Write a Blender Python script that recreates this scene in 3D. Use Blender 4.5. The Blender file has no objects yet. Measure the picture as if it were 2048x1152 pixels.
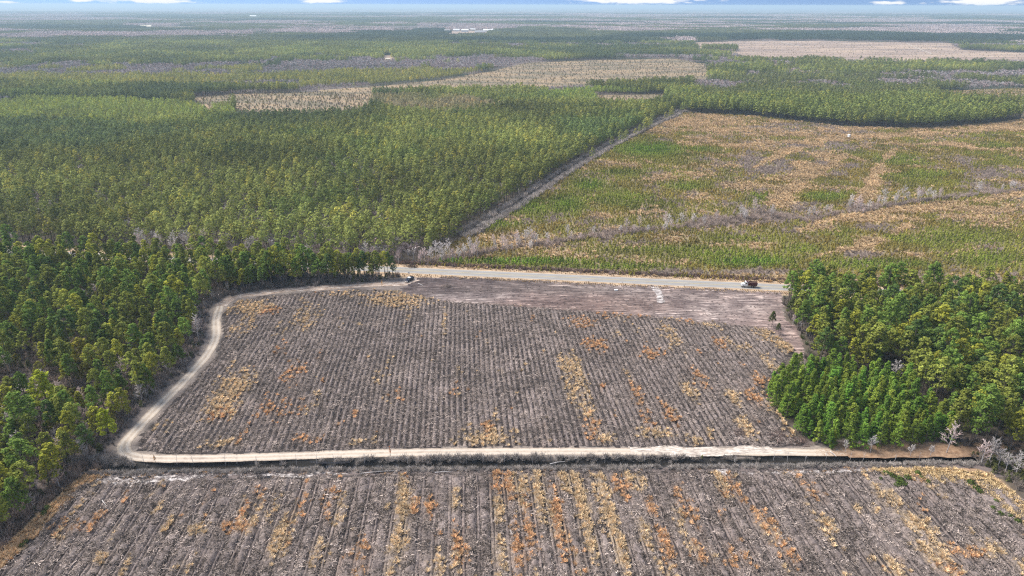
import bpy, math, random
import numpy as np
from mathutils import Matrix, Vector, Euler

random.seed(7)
RNG = np.random.default_rng(7)
scene = bpy.context.scene
COL = scene.collection

# ------------------------------------------------------------------ camera
CAM_H = 120.0
PITCH = math.atan((576 - 9.8) / 1365.0)
ROLL = math.radians(0.126)
cam_d = bpy.data.cameras.new('camera')
cam = bpy.data.objects.new('camera', cam_d)
COL.objects.link(cam)
cam_d.sensor_width = 36.0
cam_d.lens = 36.0 * 1365.0 / 2048.0
cam_d.clip_start = 0.5
cam_d.clip_end = 150000.0
CAM_M = (Matrix.Translation((0, 0, CAM_H)) @ Matrix.Rotation(math.pi / 2 - PITCH, 4, 'X')
         @ Matrix.Rotation(ROLL, 4, 'Z'))
cam.matrix_world = CAM_M
scene.camera = cam

# ------------------------------------------------------------------ sky, sun, exposure
SUN_EL, SUN_AZ = math.radians(50), math.radians(-66)     # azimuth measured from +Y towards +X
world = bpy.data.worlds.new('World')
scene.world = world
world.use_nodes = True
wt = world.node_tree
for n in list(wt.nodes):
    wt.nodes.remove(n)


def wn(t, **kw):
    n = wt.nodes.new(t)
    for k, v in kw.items():
        setattr(n, k, v)
    return n


def wmath(op, a, b=None, c=None, clamp=False):
    n = wn('ShaderNodeMath', operation=op)
    n.use_clamp = clamp
    for i, v in enumerate((a, b, c)):
        if v is None:
            continue
        if isinstance(v, (int, float)):
            n.inputs[i].default_value = v
        else:
            wt.links.new(v, n.inputs[i])
    return n.outputs[0]


w_tc = wn('ShaderNodeTexCoord')
w_sep = wn('ShaderNodeSeparateXYZ')
wt.links.new(w_tc.outputs['Generated'], w_sep.inputs[0])
# the clear blue of the photograph reaches right down to the horizon: look the sky up a little higher
w_z = wmath('ADD', wmath('MULTIPLY', w_sep.outputs[2], 0.56), 0.42)
w_cmb = wn('ShaderNodeCombineXYZ')
wt.links.new(w_sep.outputs[0], w_cmb.inputs[0])
wt.links.new(w_sep.outputs[1], w_cmb.inputs[1])
wt.links.new(w_z, w_cmb.inputs[2])
w_nrm = wn('ShaderNodeVectorMath', operation='NORMALIZE')
wt.links.new(w_cmb.outputs[0], w_nrm.inputs[0])
sky = wn('ShaderNodeTexSky', sky_type='NISHITA')
sky.sun_disc = False
sky.sun_elevation = SUN_EL
sky.sun_rotation = SUN_AZ
sky.altitude = 100
sky.air_density = 1.0
sky.dust_density = 0.1
sky.ozone_density = 1.3
wt.links.new(w_nrm.outputs[0], sky.inputs[0])
# clouds: scattered over the whole sky, projected on a high flat layer
w_den = wmath('ADD', wmath('MAXIMUM', w_sep.outputs[2], 0.0), 0.02)
w_u = wmath('DIVIDE', w_sep.outputs[0], w_den)
w_v = wmath('DIVIDE', w_sep.outputs[1], w_den)
w_uv = wn('ShaderNodeCombineXYZ')
wt.links.new(w_u, w_uv.inputs[0])
wt.links.new(w_v, w_uv.inputs[1])
w_no = wn('ShaderNodeTexNoise')
w_no.inputs['Scale'].default_value = 0.55
w_no.inputs['Detail'].default_value = 6
w_no.inputs['Roughness'].default_value = 0.55
wt.links.new(w_uv.outputs[0], w_no.inputs['Vector'])
w_gen = wmath('MULTIPLY', wmath('SUBTRACT', w_no.outputs[0], 0.47), 5.0, clamp=True)
w_gen = wmath('MULTIPLY', w_gen, wmath('MULTIPLY', wmath('SUBTRACT', w_sep.outputs[2], 0.02), 30.0, clamp=True))
# low banks of cloud at the horizon, by azimuth and elevation
w_az = wmath('ARCTAN2', w_sep.outputs[0], w_sep.outputs[1])
w_no2 = wn('ShaderNodeTexNoise')
w_no2.inputs['Scale'].default_value = 60.0
w_no2.inputs['Detail'].default_value = 5
w_map = wn('ShaderNodeMapping')
w_map.inputs['Scale'].default_value = (1, 1, 5)
wt.links.new(w_tc.outputs['Generated'], w_map.inputs[0])
wt.links.new(w_map.outputs[0], w_no2.inputs['Vector'])
CLOUDS = [(20, 6, 40, 3, .5), (165, 2, 36, 4, .8), (318, 2, 75, 7, 1.0), (640, 3, 60, 6, .85), (905, -4, 50, 2, .4), (1275, 1, 150, 9, 1.1),
          (1775, 7, 42, 5, .85), (1960, 5, 66, 8, 1.1), (2100, 0, 40, 5, .8), (-90, 2, 60, 6, .9)]
tot = None
for (px, py, rx, ry, amp) in CLOUDS:
    az = math.atan((px - 1024) / 1477.0)
    el = (9.8 + (px - 1024) * 0.0022 - py) / 1477.0
    a = wmath('DIVIDE', wmath('SUBTRACT', w_az, az), rx / 1477.0)
    e = wmath('DIVIDE', wmath('SUBTRACT', w_sep.outputs[2], el), ry / 1477.0)
    d2 = wmath('ADD', wmath('MULTIPLY', a, a), wmath('MULTIPLY', e, e))
    g = wmath('MULTIPLY', wmath('EXPONENT', wmath('MULTIPLY', d2, -1.0)), amp)
    tot = g if tot is None else wmath('ADD', tot, g)
w_low = wmath('MULTIPLY', wmath('SUBTRACT', wmath('ADD', tot, wmath('MULTIPLY', w_no2.outputs[0], 1.3)), 1.12), 3.2, clamp=True)
w_cl = wmath('MAXIMUM', w_gen, w_low)
w_mix = wn('ShaderNodeMixRGB')
w_mix.inputs[2].default_value = (5.4, 5.45, 5.6, 1)
wt.links.new(w_cl, w_mix.inputs[0])
wt.links.new(sky.outputs[0], w_mix.inputs[1])
w_bg = wn('ShaderNodeBackground')
w_bg.inputs['Strength'].default_value = 0.085
w_out = wn('ShaderNodeOutputWorld')
wt.links.new(w_mix.outputs[0], w_bg.inputs[0])
wt.links.new(w_bg.outputs[0], w_out.inputs[0])

sun_d = bpy.data.lights.new('sun', 'SUN')
sun_d.energy = 3.2
sun_d.angle = math.radians(30)
sun_d.color = (1.0, 0.94, 0.855)
sun = bpy.data.objects.new('sun', sun_d)
COL.objects.link(sun)
sv = Vector((math.sin(SUN_AZ) * math.cos(SUN_EL), math.cos(SUN_AZ) * math.cos(SUN_EL), math.sin(SUN_EL)))
sun.rotation_euler = sv.to_track_quat('Z', 'Y').to_euler()
sun.location = (0, 0, 300)

scene.view_settings.view_transform = 'Standard'
scene.view_settings.look = 'None'
scene.view_settings.gamma = 1.0
scene.view_settings.use_curve_mapping = False
scene.view_settings.exposure = 1.18
scene.cycles.max_bounces = 5
scene.cycles.diffuse_bounces = 3
scene.cycles.glossy_bounces = 2
scene.cycles.transmission_bounces = 2
scene.cycles.transparent_max_bounces = 4
scene.cycles.volume_bounces = 0
scene.cycles.use_denoising = False
scene.cycles.filter_width = 1.2

# ------------------------------------------------------------------ helpers: projection, noise, polygons
M3 = np.array(CAM_M.to_3x3())


def at(px, py, z=0.0):
    """photo pixel (2048 x 1152) -> point on the plane at height z"""
    d = M3 @ np.array([(px - 1024) / 1365.0, -(py - 576) / 1365.0, -1.0])
    t = (z - CAM_H) / d[2]
    return (d[0] * t, d[1] * t)


def atl(pts):
    return [at(*p) for p in pts]


def topx(x, y, z=0.0):
    p = np.stack([np.asarray(x, float), np.asarray(y, float), np.asarray(z, float) - CAM_H + 0 * np.asarray(x, float)], -1) @ M3
    return 1024 + 1365 * p[..., 0] / -p[..., 2], 576 - 1365 * p[..., 1] / -p[..., 2]


def _hash(ix, iy, seed):
    h = (ix.astype(np.int64) * 374761393 + iy.astype(np.int64) * 668265263 + seed * 974634777) & 0x7fffffff
    h = ((h ^ (h >> 13)) * 1274126177) & 0x7fffffff
    h = (h ^ (h >> 16)) & 0xffff
    return h / 65535.0


def vnoise(x, y, seed=0):
    x = np.asarray(x, float)
    y = np.asarray(y, float)
    ix, iy = np.floor(x), np.floor(y)
    fx, fy = x - ix, y - iy
    fx, fy = fx * fx * (3 - 2 * fx), fy * fy * (3 - 2 * fy)
    ix, iy = ix.astype(np.int64), iy.astype(np.int64)
    a = _hash(ix, iy, seed); b = _hash(ix + 1, iy, seed)
    c = _hash(ix, iy + 1, seed); d = _hash(ix + 1, iy + 1, seed)
    return (a * (1 - fx) + b * fx) * (1 - fy) + (c * (1 - fx) + d * fx) * fy


def fbm(x, y, seed=0, octv=4, gain=0.5):
    s, a, t = 0, 1.0, 0
    for o in range(octv):
        s = s + a * vnoise(np.asarray(x) * 2 ** o + 13.7 * o, np.asarray(y) * 2 ** o - 7.1 * o, seed + o)
        t += a
        a *= gain
    return s / t


def inpoly(x, y, poly):
    x = np.asarray(x, float); y = np.asarray(y, float)
    r = np.zeros(x.shape, bool)
    n = len(poly)
    for i in range(n):
        x1, y1 = poly[i]; x2, y2 = poly[(i + 1) % n]
        if y1 == y2:
            continue
        c = ((y1 > y) != (y2 > y)) & (x < (x2 - x1) * (y - y1) / (y2 - y1) + x1)
        r ^= c
    return r


def dist_line(x, y, pts):
    x = np.asarray(x, float); y = np.asarray(y, float)
    best = np.full(x.shape, 1e9)
    for (a, b), (c, d) in zip(pts[:-1], pts[1:]):
        vx, vy = c - a, d - b
        L = vx * vx + vy * vy + 1e-9
        t = np.clip(((x - a) * vx + (y - b) * vy) / L, 0, 1)
        best = np.minimum(best, np.hypot(x - a - t * vx, y - b - t * vy))
    return best


def resample(pts, step):
    out = [pts[0]]
    # catmull-rom then resample
    P = [pts[0]] + list(pts) + [pts[-1]]
    dense = []
    for i in range(1, len(P) - 2):
        p0, p1, p2, p3 = [np.array(P[i + k]) for k in (-1, 0, 1, 2)]
        for t in np.linspace(0, 1, 24, endpoint=False):
            dense.append(0.5 * ((2 * p1) + (-p0 + p2) * t + (2 * p0 - 5 * p1 + 4 * p2 - p3) * t * t + (-p0 + 3 * p1 - 3 * p2 + p3) * t ** 3))
    dense.append(np.array(P[-1]))
    dense = np.array(dense)
    seg = np.hypot(*np.diff(dense, axis=0).T)
    cum = np.concatenate([[0], np.cumsum(seg)])
    n = max(2, int(cum[-1] / step) + 1)
    s = np.linspace(0, cum[-1], n)
    return np.stack([np.interp(s, cum, dense[:, 0]), np.interp(s, cum, dense[:, 1])], -1)


# ------------------------------------------------------------------ helpers: materials
def srgb(r, g, b):
    f = lambda c: (c / 255 / 12.92) if c / 255 <= 0.04045 else ((c / 255 + 0.055) / 1.055) ** 2.4
    return (f(r), f(g), f(b))


class MT:
    def __init__(self, name):
        self.m = bpy.data.materials.new(name)
        self.m.use_nodes = True
        self.t = self.m.node_tree
        self.b = self.t.nodes.get('Principled BSDF')
        self.out = self.t.nodes.get('Material Output')
        self.b.inputs['Roughness'].default_value = 0.9
        self.b.inputs['Specular IOR Level'].default_value = 0.2

    def n(self, t, **kw):
        n = self.t.nodes.new(t)
        for k, v in kw.items():
            setattr(n, k, v)
        return n

    def l(self, a, b):
        self.t.links.new(a, b)

    def math(self, op, a, b=None, clamp=False):
        n = self.n('ShaderNodeMath', operation=op)
        n.use_clamp = clamp
        for i, v in enumerate((a, b)):
            if v is None:
                continue
            if isinstance(v, (int, float)):
                n.inputs[i].default_value = v
            else:
                self.l(v, n.inputs[i])
        return n.outputs[0]

    def noise(self, scale, detail=4, rough=0.55, stretch=(1, 1, 1), rot=0.0):
        g = self.n('ShaderNodeNewGeometry')
        mp = self.n('ShaderNodeMapping')
        mp.inputs['Scale'].default_value = stretch
        mp.inputs['Rotation'].default_value = (0, 0, rot)
        no = self.n('ShaderNodeTexNoise')
        no.inputs['Scale'].default_value = scale
        no.inputs['Detail'].default_value = detail
        no.inputs['Roughness'].default_value = rough
        self.l(g.outputs['Position'], mp.inputs[0])
        self.l(mp.outputs[0], no.inputs['Vector'])
        return no.outputs[0]

    def ramp(self, fac, stops):
        r = self.n('ShaderNodeValToRGB')
        el = r.color_ramp.elements
        while len(el) < len(stops):
            el.new(0.5)
        for e, (p, c) in zip(el, stops):
            e.position = p
            e.color = (*c, 1)
        self.l(fac, r.inputs[0])
        return r.outputs[0]

    def mix(self, fac, a, b, blend='MIX'):
        m = self.n('ShaderNodeMixRGB', blend_type=blend)
        for i, v in enumerate((fac, a, b)):
            if isinstance(v, (int, float)):
                m.inputs[i].default_value = v if i == 0 else (v, v, v, 1)
            elif isinstance(v, tuple):
                m.inputs[i].default_value = (*v, 1)
            else:
                self.l(v, m.inputs[i])
        return m.outputs[0]

    def attr(self, name, typ='GEOMETRY'):
        a = self.n('ShaderNodeAttribute', attribute_name=name)
        a.attribute_type = typ
        return a

    def bump(self, h, strength=0.5, dist=0.1):
        b = self.n('ShaderNodeBump')
        b.inputs['Strength'].default_value = strength
        b.inputs['Distance'].default_value = dist
        self.l(h, b.inputs['Height'])
        self.l(b.outputs[0], self.b.inputs['Normal'])

    def color(self, c):
        if isinstance(c, tuple):
            self.b.inputs['Base Color'].default_value = (*c, 1)
        else:
            self.l(c, self.b.inputs['Base Color'])
        return self


def plain(name, c, rough=0.6, metal=0.0, var=0.15):
    m = MT(name)
    f = m.noise(3.0, 3)
    m.color(m.mix(f, tuple(x * (1 - var) for x in c), tuple(min(1, x * (1 + var)) for x in c)))
    m.b.inputs['Roughness'].default_value = rough
    m.b.inputs['Metallic'].default_value = metal
    return m.m


def foliage_mat(name, default=(0.08, 0.10, 0.03), transl=0.36):
    """colour = per-tree tint x per-face variation"""
    m = MT(name)
    a = m.attr('tint', 'INSTANCER')
    v = m.attr('shade')
    nz = m.math('ADD', m.math('MULTIPLY', m.noise(0.9, 3), 0.7), 0.65)
    c = m.mix(1.0, a.outputs['Color'], v.outputs['Color'], 'MULTIPLY')
    c = m.mix(1.0, c, nz, 'MULTIPLY')
    m.color(c)
    m.b.inputs['Specular IOR Level'].default_value = 0.1
    if transl > 0:
        tr = m.n('ShaderNodeBsdfTranslucent')
        m.l(c, tr.inputs[0])
        mx = m.n('ShaderNodeMixShader')
        mx.inputs[0].default_value = transl
        m.l(m.b.outputs[0], mx.inputs[1])
        m.l(tr.outputs[0], mx.inputs[2])
        m.l(mx.outputs[0], m.out.inputs[0])
    return m.m


MAT_LEAF = foliage_mat('foliage_needles')
MAT_DRY = foliage_mat('dry_grass', transl=0.15)
MAT_TWIG = foliage_mat('grey_twigs', transl=0.0)
mb = MT('pine_bark')
mb.color(mb.ramp(mb.noise(1.2, 4), [(0.3, (0.10, 0.075, 0.06)), (0.7, (0.24, 0.20, 0.17))]))
MAT_BARK = mb.m
mb = MT('pale_bark')
mb.color(mb.ramp(mb.noise(1.2, 4), [(0.3, (0.34, 0.31, 0.30)), (0.7, (0.6, 0.57, 0.55))]))
MAT_PALE = mb.m


# ------------------------------------------------------------------ helpers: meshes and objects
def mesh_np(name, V, F, mats=(), matidx=None, colors=None, smooth=False, loops=None):
    """V (n,3), F (m,3|4) array"""
    me = bpy.data.meshes.new(name)
    V = np.asarray(V, np.float32)
    F = np.asarray(F, np.int32)
    k = F.shape[1]
    me.vertices.add(len(V))
    me.vertices.foreach_set('co', V.ravel())
    me.loops.add(len(F) * k)
    me.loops.foreach_set('vertex_index', F.ravel())
    me.polygons.add(len(F))
    me.polygons.foreach_set('loop_start', np.arange(0, len(F) * k, k, dtype=np.int32))
    try:
        me.polygons.foreach_set('loop_total', np.full(len(F), k, np.int32))
    except Exception:
        pass
    for m in mats:
        me.materials.append(m)
    if matidx is not None:
        me.polygons.foreach_set('material_index', np.asarray(matidx, np.int32))
    if smooth:
        me.polygons.foreach_set('use_smooth', np.ones(len(F), bool))
    me.update(calc_edges=True)
    if colors:
        for nm, arr in colors.items():
            arr = np.asarray(arr, np.float32)
            if arr.ndim == 1:
                a = me.attributes.new(nm, 'FLOAT', 'POINT')
                a.data.foreach_set('value', arr)
            else:
                a = me.attributes.new(nm, 'FLOAT_COLOR', 'POINT')
                rgba = np.ones((len(arr), 4), np.float32)
                rgba[:, :3] = arr
                a.data.foreach_set('color', rgba.ravel())
    me.validate(verbose=False)
    return me


def obj(name, me, parent=None, loc=(0, 0, 0)):
    o = bpy.data.objects.new(name, me)
    COL.objects.link(o)
    o.location = loc
    if parent is not None:
        o.parent = parent
    return o


LABELLED = []


def tag(o, label=None, cat=None, group=None, kind=None):
    for k, v in (('label', label), ('category', cat), ('group', group), ('kind', kind)):
        if v:
            o[k] = v
    if group:
        LABELLED.append(o)
    return o


def empty(name, loc, rz=0.0, s=1.0):
    o = bpy.data.objects.new(name, None)
    COL.objects.link(o)
    o.location = loc
    o.rotation_euler = (0, 0, rz)
    o.scale = (s, s, s)
    o.empty_display_size = 0.5
    return o


class MB:
    """small mesh builder: boxes, tubes, prisms with a material per piece"""
    def __init__(self):
        self.v, self.f = [], []

    def box(self, x0, x1, y0, y1, z0, z1, taper=0.0):
        b = len(self.v)
        t = taper
        self.v += [(x0, y0, z0), (x1, y0, z0), (x1, y1, z0), (x0, y1, z0),
                   (x0 + t, y0 + t, z1), (x1 - t, y0 + t, z1), (x1 - t, y1 - t, z1), (x0 + t, y1 - t, z1)]
        self.f += [tuple(b + i for i in q) for q in ((3, 2, 1, 0), (4, 5, 6, 7), (0, 1, 5, 4), (1, 2, 6, 5), (2, 3, 7, 6), (3, 0, 4, 7))]
        return self

    def tube(self, pts, rads, n=6):
        b = len(self.v)
        pts = [Vector(p) for p in pts]
        if not hasattr(rads, '__len__'):
            rads = [rads] * len(pts)
        for i, p in enumerate(pts):
            d = (pts[min(i + 1, len(pts) - 1)] - pts[max(i - 1, 0)]).normalized()
            a = d.cross(Vector((0.13, 0.97, 0.21)))
            if a.length < 0.05:
                a = d.cross(Vector((1, 0, 0)))
            a.normalize()
            c = d.cross(a)
            for k in range(n):
                t = 2 * math.pi * k / n
                self.v.append(tuple(p + (a * math.cos(t) + c * math.sin(t)) * rads[i]))
        for i in range(len(pts) - 1):
            for k in range(n):
                k2 = (k + 1) % n
                self.f.append((b + i * n + k, b + i * n + k2, b + (i + 1) * n + k2, b + (i + 1) * n + k))
        self.f.append(tuple(b + k for k in range(n))[::-1])
        self.f.append(tuple(b + (len(pts) - 1) * n + k for k in range(n)))
        return self

    def prism(self, prof, y0, y1):
        """profile in x,z extruded along y"""
        b = len(self.v)
        n = len(prof)
        self.v += [(x, y0, z) for x, z in prof] + [(x, y1, z) for x, z in prof]
        self.f.append(tuple(b + i for i in range(n)))
        self.f.append(tuple(b + n + i for i in range(n))[::-1])
        for i in range(n):
            j = (i + 1) % n
            self.f.append((b + i, b + n + i, b + n + j, b + j))
        return self

    def mesh(self, name, mat):
        me = bpy.data.meshes.new(name)
        me.from_pydata(self.v, [], self.f)
        me.materials.append(mat)
        me.update()
        return me

    def build(self, name, mat, parent=None, bevel=0.0):
        o = obj(name, self.mesh(name, mat), parent)
        if bevel:
            md = o.modifiers.new('bevel', 'BEVEL')
            md.width = bevel
            md.segments = 2
        return o


# ------------------------------------------------------------------ layout, traced from the photograph and projected onto the ground
VPX = 915.0
RD = np.array([(VPX - 1024) / 1477.0, 1.0])
RD /= np.linalg.norm(RD)
RP = np.array([RD[1], -RD[0]])
BED = 3.6

ROAD = atl([(-500, 481), (120, 508.5), (815, 540.5), (1110, 554), (1300, 563), (1555, 574.5), (1900, 590), (2500, 618)])
TRACK = atl([(838, 560), (812, 566), (740, 570), (640, 576), (540, 584), (470, 595), (440, 612), (432, 640), (432, 672), (415, 708), (372, 757),
             (318, 812), (270, 862), (248, 893), (262, 911), (330, 917), (500, 915), (700, 908), (900, 904),
             (1200, 903), (1400, 903), (1560, 904), (1640, 905), (1740, 904)])
TRACK_R = atl([(1690, 904.5), (1740, 904), (1800, 903), (1960, 903), (2120, 904)])
DITCH = atl([(60, 941), (200, 935), (500, 929), (900, 926), (1400, 922), (1900, 915), (2100, 912)])
UPPER = atl([(452, 622), (470, 606), (520, 594), (640, 583), (760, 580), (820, 590), (900, 603), (1040, 612), (1170, 622), (1330, 636), (1500, 652),
             (1545, 662), (1590, 700), (1560, 740), (1524, 775), (1560, 830), (1608, 888), (1560, 893), (1200, 893), (900, 894), (600, 902), (330, 908),
             (278, 900), (285, 870), (330, 822), (388, 765), (432, 712), (448, 672), (446, 640)])
LOWER = atl([(168, 968), (330, 962), (700, 953), (1000, 946), (1420, 945), (1750, 945), (1960, 958), (2060, 1010), (2160, 1090), (2420, 1400),
             (2500, 1620), (-420, 1620), (-250, 1380), (10, 1132)])
GRADED = atl([(838, 556), (900, 553.5), (1100, 563), (1300, 572), (1560, 584.5), (1570, 640), (1598, 660), (1606, 700), (1612, 735), (1592, 742), (1590, 700), (1548, 664), (1500, 655), (1330, 638), (1170, 624),
              (1040, 614), (900, 605), (815, 592), (800, 578), (825, 566)])
REGEN = atl([(820, 531), (935, 472), (1010, 432), (1130, 352), (1250, 285), (1368, 226), (1500, 232), (1690, 254), (1850, 258), (2000, 246), (2048, 238),
             (2048, 190), (1905, 190), (1850, 184), (2100, 176), (2700, 170), (2700, 600), (2250, 606), (1900, 585), (1555, 569), (1300, 557), (1110, 548)])
DIAG = atl([(925, 474), (1000, 432), (1060, 395), (1125, 350), (1200, 305), (1280, 262), (1368, 222)])
GREYLINE = atl([(835, 524), (900, 522), (960, 508), (1060, 492), (1130, 482), (1250, 466), (1330, 458), (1420, 447), (1500, 436), (1560, 432), (1615, 440),
                (1700, 424), (1860, 400), (2060, 378), (2300, 350)])
DENSE = atl([(1530, 782), (1590, 745), (1680, 748), (1790, 775), (1870, 830), (1900, 886), (1760, 896), (1640, 897), (1590, 862), (1552, 820)])
STAND = atl([(1562, 594), (1700, 600), (2048, 618), (2500, 640), (2900, 1100), (2300, 985), (2060, 908), (1900, 893), (1890, 840), (1800, 768),
             (1690, 744), (1610, 735), (1612, 690), (1580, 640)])
WOOD = atl([(-420, 496), (120, 514), (500, 530), (800, 546), (800, 556), (700, 567), (560, 577), (460, 588), (425, 606), (420, 660), (405, 700), (360, 752),
            (300, 808), (225, 880), (190, 920), (150, 950), (0, 1085), (-120, 1190), (-420, 1500), (-1500, 1500), (-1500, 700)])
MARG_L = atl([(192, 938), (232, 945), (168, 972), (100, 1045), (12, 1130), (-200, 1350), (-260, 1350), (-10, 1110), (90, 1020), (150, 962)])
MARG_R = atl([(1730, 938), (1900, 936), (1975, 945), (2060, 1015), (2200, 1130), (2200, 1200), (2080, 1080), (1980, 1000), (1920, 968), (1790, 962)])
SW_SCRUB = atl([(190, 925), (198, 938), (150, 962), (90, 1020), (-10, 1110), (-120, 1200), (-260, 1200), (-40, 1090), (60, 1010), (130, 950)])
SE_SCRUB = atl([(1930, 908), (2100, 908), (2400, 1000), (2700, 1300), (2400, 1300), (2060, 1000), (1975, 935)])
CLEAR = {
    'c1': atl([(385, 194), (470, 188), (640, 184), (760, 190), (730, 236), (640, 242), (480, 246), (430, 232), (385, 212)]),
    'c2': atl([(640, 180), (760, 172), (880, 160), (985, 142), (1050, 126), (1190, 120), (1345, 117), (1416, 129), (1416, 166), (1250, 173), (1080, 182), (940, 190), (800, 200), (740, 204), (660, 200)]),
    'c3': atl([(1180, 190), (1335, 189), (1325, 212), (1205, 214)]),
    'c4': atl([(1385, 85), (1500, 81.5), (1650, 82), (1900, 86), (1922, 100), (2060, 106), (2300, 108), (2300, 127), (1800, 128), (1640, 124), (1500, 122), (1470, 112), (1395, 107)]),
    'c5': atl([(1530, 128), (1640, 126), (1640, 140), (1545, 142)]),
    'c6': atl([(768, 111), (790, 111), (786, 127), (766, 127)]),
    'c7': atl([(880, 62), (1010, 61), (975, 74), (900, 75)]),
    'c8': atl([(460, 70), (520, 70), (518, 77), (470, 77)]),
    'c9': atl([(270, 54), (410, 53), (400, 60), (280, 61)]),
    'c10': atl([(1850, 184), (1990, 178), (2200, 176), (2200, 214), (1990, 208), (1900, 204)]),
    'c11': atl([(1360, 128), (1420, 128), (1400, 140), (1350, 140)]),
}


def grow(x, y, amp, sc, seed):
    """wobble coordinates so that traced borders come out ragged"""
    return x + amp * (fbm(x / sc, y / sc, seed, 3) - 0.5) * 2, y + amp * (fbm(x / sc + 50, y / sc, seed + 9, 3) - 0.5) * 2


# ------------------------------------------------------------------ ground
def far_ground_color(m):
    """mottled winter woodland: dark pine, grey-pink hardwoods, few pale fields"""
    a = m.noise(0.0012, 6, 0.65)
    b = m.noise(0.006, 4, 0.6)
    c = m.noise(0.00035, 4, 0.6)
    s = m.math('ADD', m.math('MULTIPLY', a, 0.55), m.math('ADD', m.math('MULTIPLY', b, 0.25), m.math('MULTIPLY', c, 0.2)))
    return m.ramp(s, [(0.38, (0.035, 0.048, 0.028)), (0.46, (0.045, 0.055, 0.030)), (0.50, (0.17, 0.135, 0.12)), (0.56, (0.20, 0.155, 0.14)), (0.60, (0.06, 0.075, 0.04)),
                      (0.68, (0.23, 0.18, 0.13))])


g_near = MT('woodland_ground')
att = g_near.attr('zone')
nz = g_near.noise(0.8, 6, 0.65)
nz2 = g_near.noise(4.0, 3, 0.6)
f1 = g_near.math('ADD', g_near.math('MULTIPLY', nz, 1.1), 0.45)
f2 = g_near.math('ADD', g_near.math('MULTIPLY', nz2, 0.8), 0.6)
g_near.color(g_near.mix(1.0, g_near.mix(1.0, att.outputs['Color'], f1, 'MULTIPLY'), f2, 'MULTIPLY'))
g_near.bump(nz2, 0.6, 0.15)
g_far = MT('distant_woodland_ground')
g_far.color(far_ground_color(g_far))

DL = resample(DITCH, 4.0)


def ditch_depth(x, y):
    d = dist_line(x, y, [tuple(p) for p in DL[::6]] + [tuple(DL[-1])])
    w = 3.1 + 0.7 * (fbm(x / 7.0, y * 0 + 3.0, 5, 3) - 0.5) * 2
    t = np.clip(1 - d / w, 0, 1)
    return -1.7 * (t * t * (3 - 2 * t)), d


C_FLOOR = np.array((0.10, 0.08, 0.062))
C_SOIL = np.array((0.055, 0.047, 0.045))
C_DUST = np.array((0.20, 0.165, 0.145))
C_TAN = np.array((0.38, 0.27, 0.16))
C_REGEN = np.array((0.22, 0.17, 0.10))
C_SAND = np.array((0.62, 0.54, 0.44))


GREENS = [(1300, 300, 80, 16, 1.0), (1180, 372, 36, 14, .9), (1060, 415, 70, 22, .7), (1000, 450, 60, 12, .6), (1050, 525, 150, 7, 1.2), (900, 523, 60, 5, 1.0), (1230, 535, 160, 8, .7), (1500, 525, 100, 12, 1.1),
          (1440, 510, 120, 12, .6), (1350, 500, 160, 8, .5), (1600, 500, 80, 12, .5), (1750, 530, 150, 14, .7), (1240, 400, 120, 30, .5), (1130, 410, 50, 24, .8), (1520, 395, 40, 14, .6), (1650, 395, 60, 12, .7),
          (1800, 320, 90, 20, .5), (1900, 480, 160, 26, .5), (1980, 520, 100, 22, .6), (1370, 375, 40, 12, .6), (1980, 300, 80, 30, .4), (1850, 350, 100, 16, .5), (1480, 480, 90, 10, .4), (1700, 470, 60, 14, .35),
          (1240, 345, 80, 10, .5), (1400, 300, 40, 8, .6)]
TANS = [(1400, 245, 120, 16, .8), (1560, 300, 40, 5, .9), (1590, 270, 160, 5, .7), (1500, 372, 60, 7, .8), (1560, 395, 30, 22, 1.0), (1590, 370, 20, 22, .9), (1610, 340, 26, 18, .9), (1640, 310, 30, 12, .7), (1735, 395, 18, 14, .9), (1745, 370, 18, 20, .8),
        (1760, 340, 26, 12, .8), (1800, 322, 70, 5, .7), (1870, 290, 110, 4, .8), (1900, 250, 130, 10, .7), (1750, 440, 140, 10, .8), (1900, 420, 160, 7, .9), (1640, 460, 90, 10, .5), (1520, 490, 60, 6, .5), (1740, 480, 30, 12, .9), (1710, 500, 40, 6, .8), (1350, 355, 60, 10, .5),
        (1200, 470, 60, 6, .5), (1960, 440, 90, 24, .5), (1950, 560, 90, 14, .4), (1260, 425, 50, 5, .4)]
GREYS = [(1600, 262, 120, 12, .7), (1520, 330, 60, 22, .6), (1660, 290, 90, 14, .6), (1600, 290, 60, 16, .6), (1480, 440, 120, 14, .8), (1640, 455, 80, 12, .6), (1760, 455, 60, 12, .5), (1980, 350, 60, 20, .7), (1930, 320, 60, 12, .6), (1720, 510, 50, 8, .6),
         (1500, 545, 200, 5, .8), (1900, 560, 120, 8, .5), (1140, 440, 90, 8, .5), (1330, 395, 60, 16, .5), (1300, 350, 40, 8, .4), (1700, 330, 60, 12, .5), (1100, 540, 200, 3, .5)]


def blobf(px, py, B):
    r = np.zeros(px.shape)
    for bx, by, rx, ry, a in B:
        r = np.maximum(r, a * np.exp(-(((px - bx) / rx) ** 2 + ((py - by) / ry) ** 2)))
    return r


TAN_LINES = [[(1360, 288), (1500, 291), (1700, 277), (1850, 268), (2060, 256)], [(1640, 290), (1590, 298), (1545, 318), (1510, 336)], [(1690, 312), (1640, 345), (1590, 380), (1545, 408)],
             [(1790, 302), (1755, 335), (1740, 370), (1712, 402)], [(2060, 390), (1850, 413), (1700, 434), (1640, 447)], [(1810, 455), (1745, 488), (1640, 512)], [(1870, 290), (1960, 300), (2060, 298)],
             [(1420, 262), (1600, 262), (1900, 248)]]
_rd = {}


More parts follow.
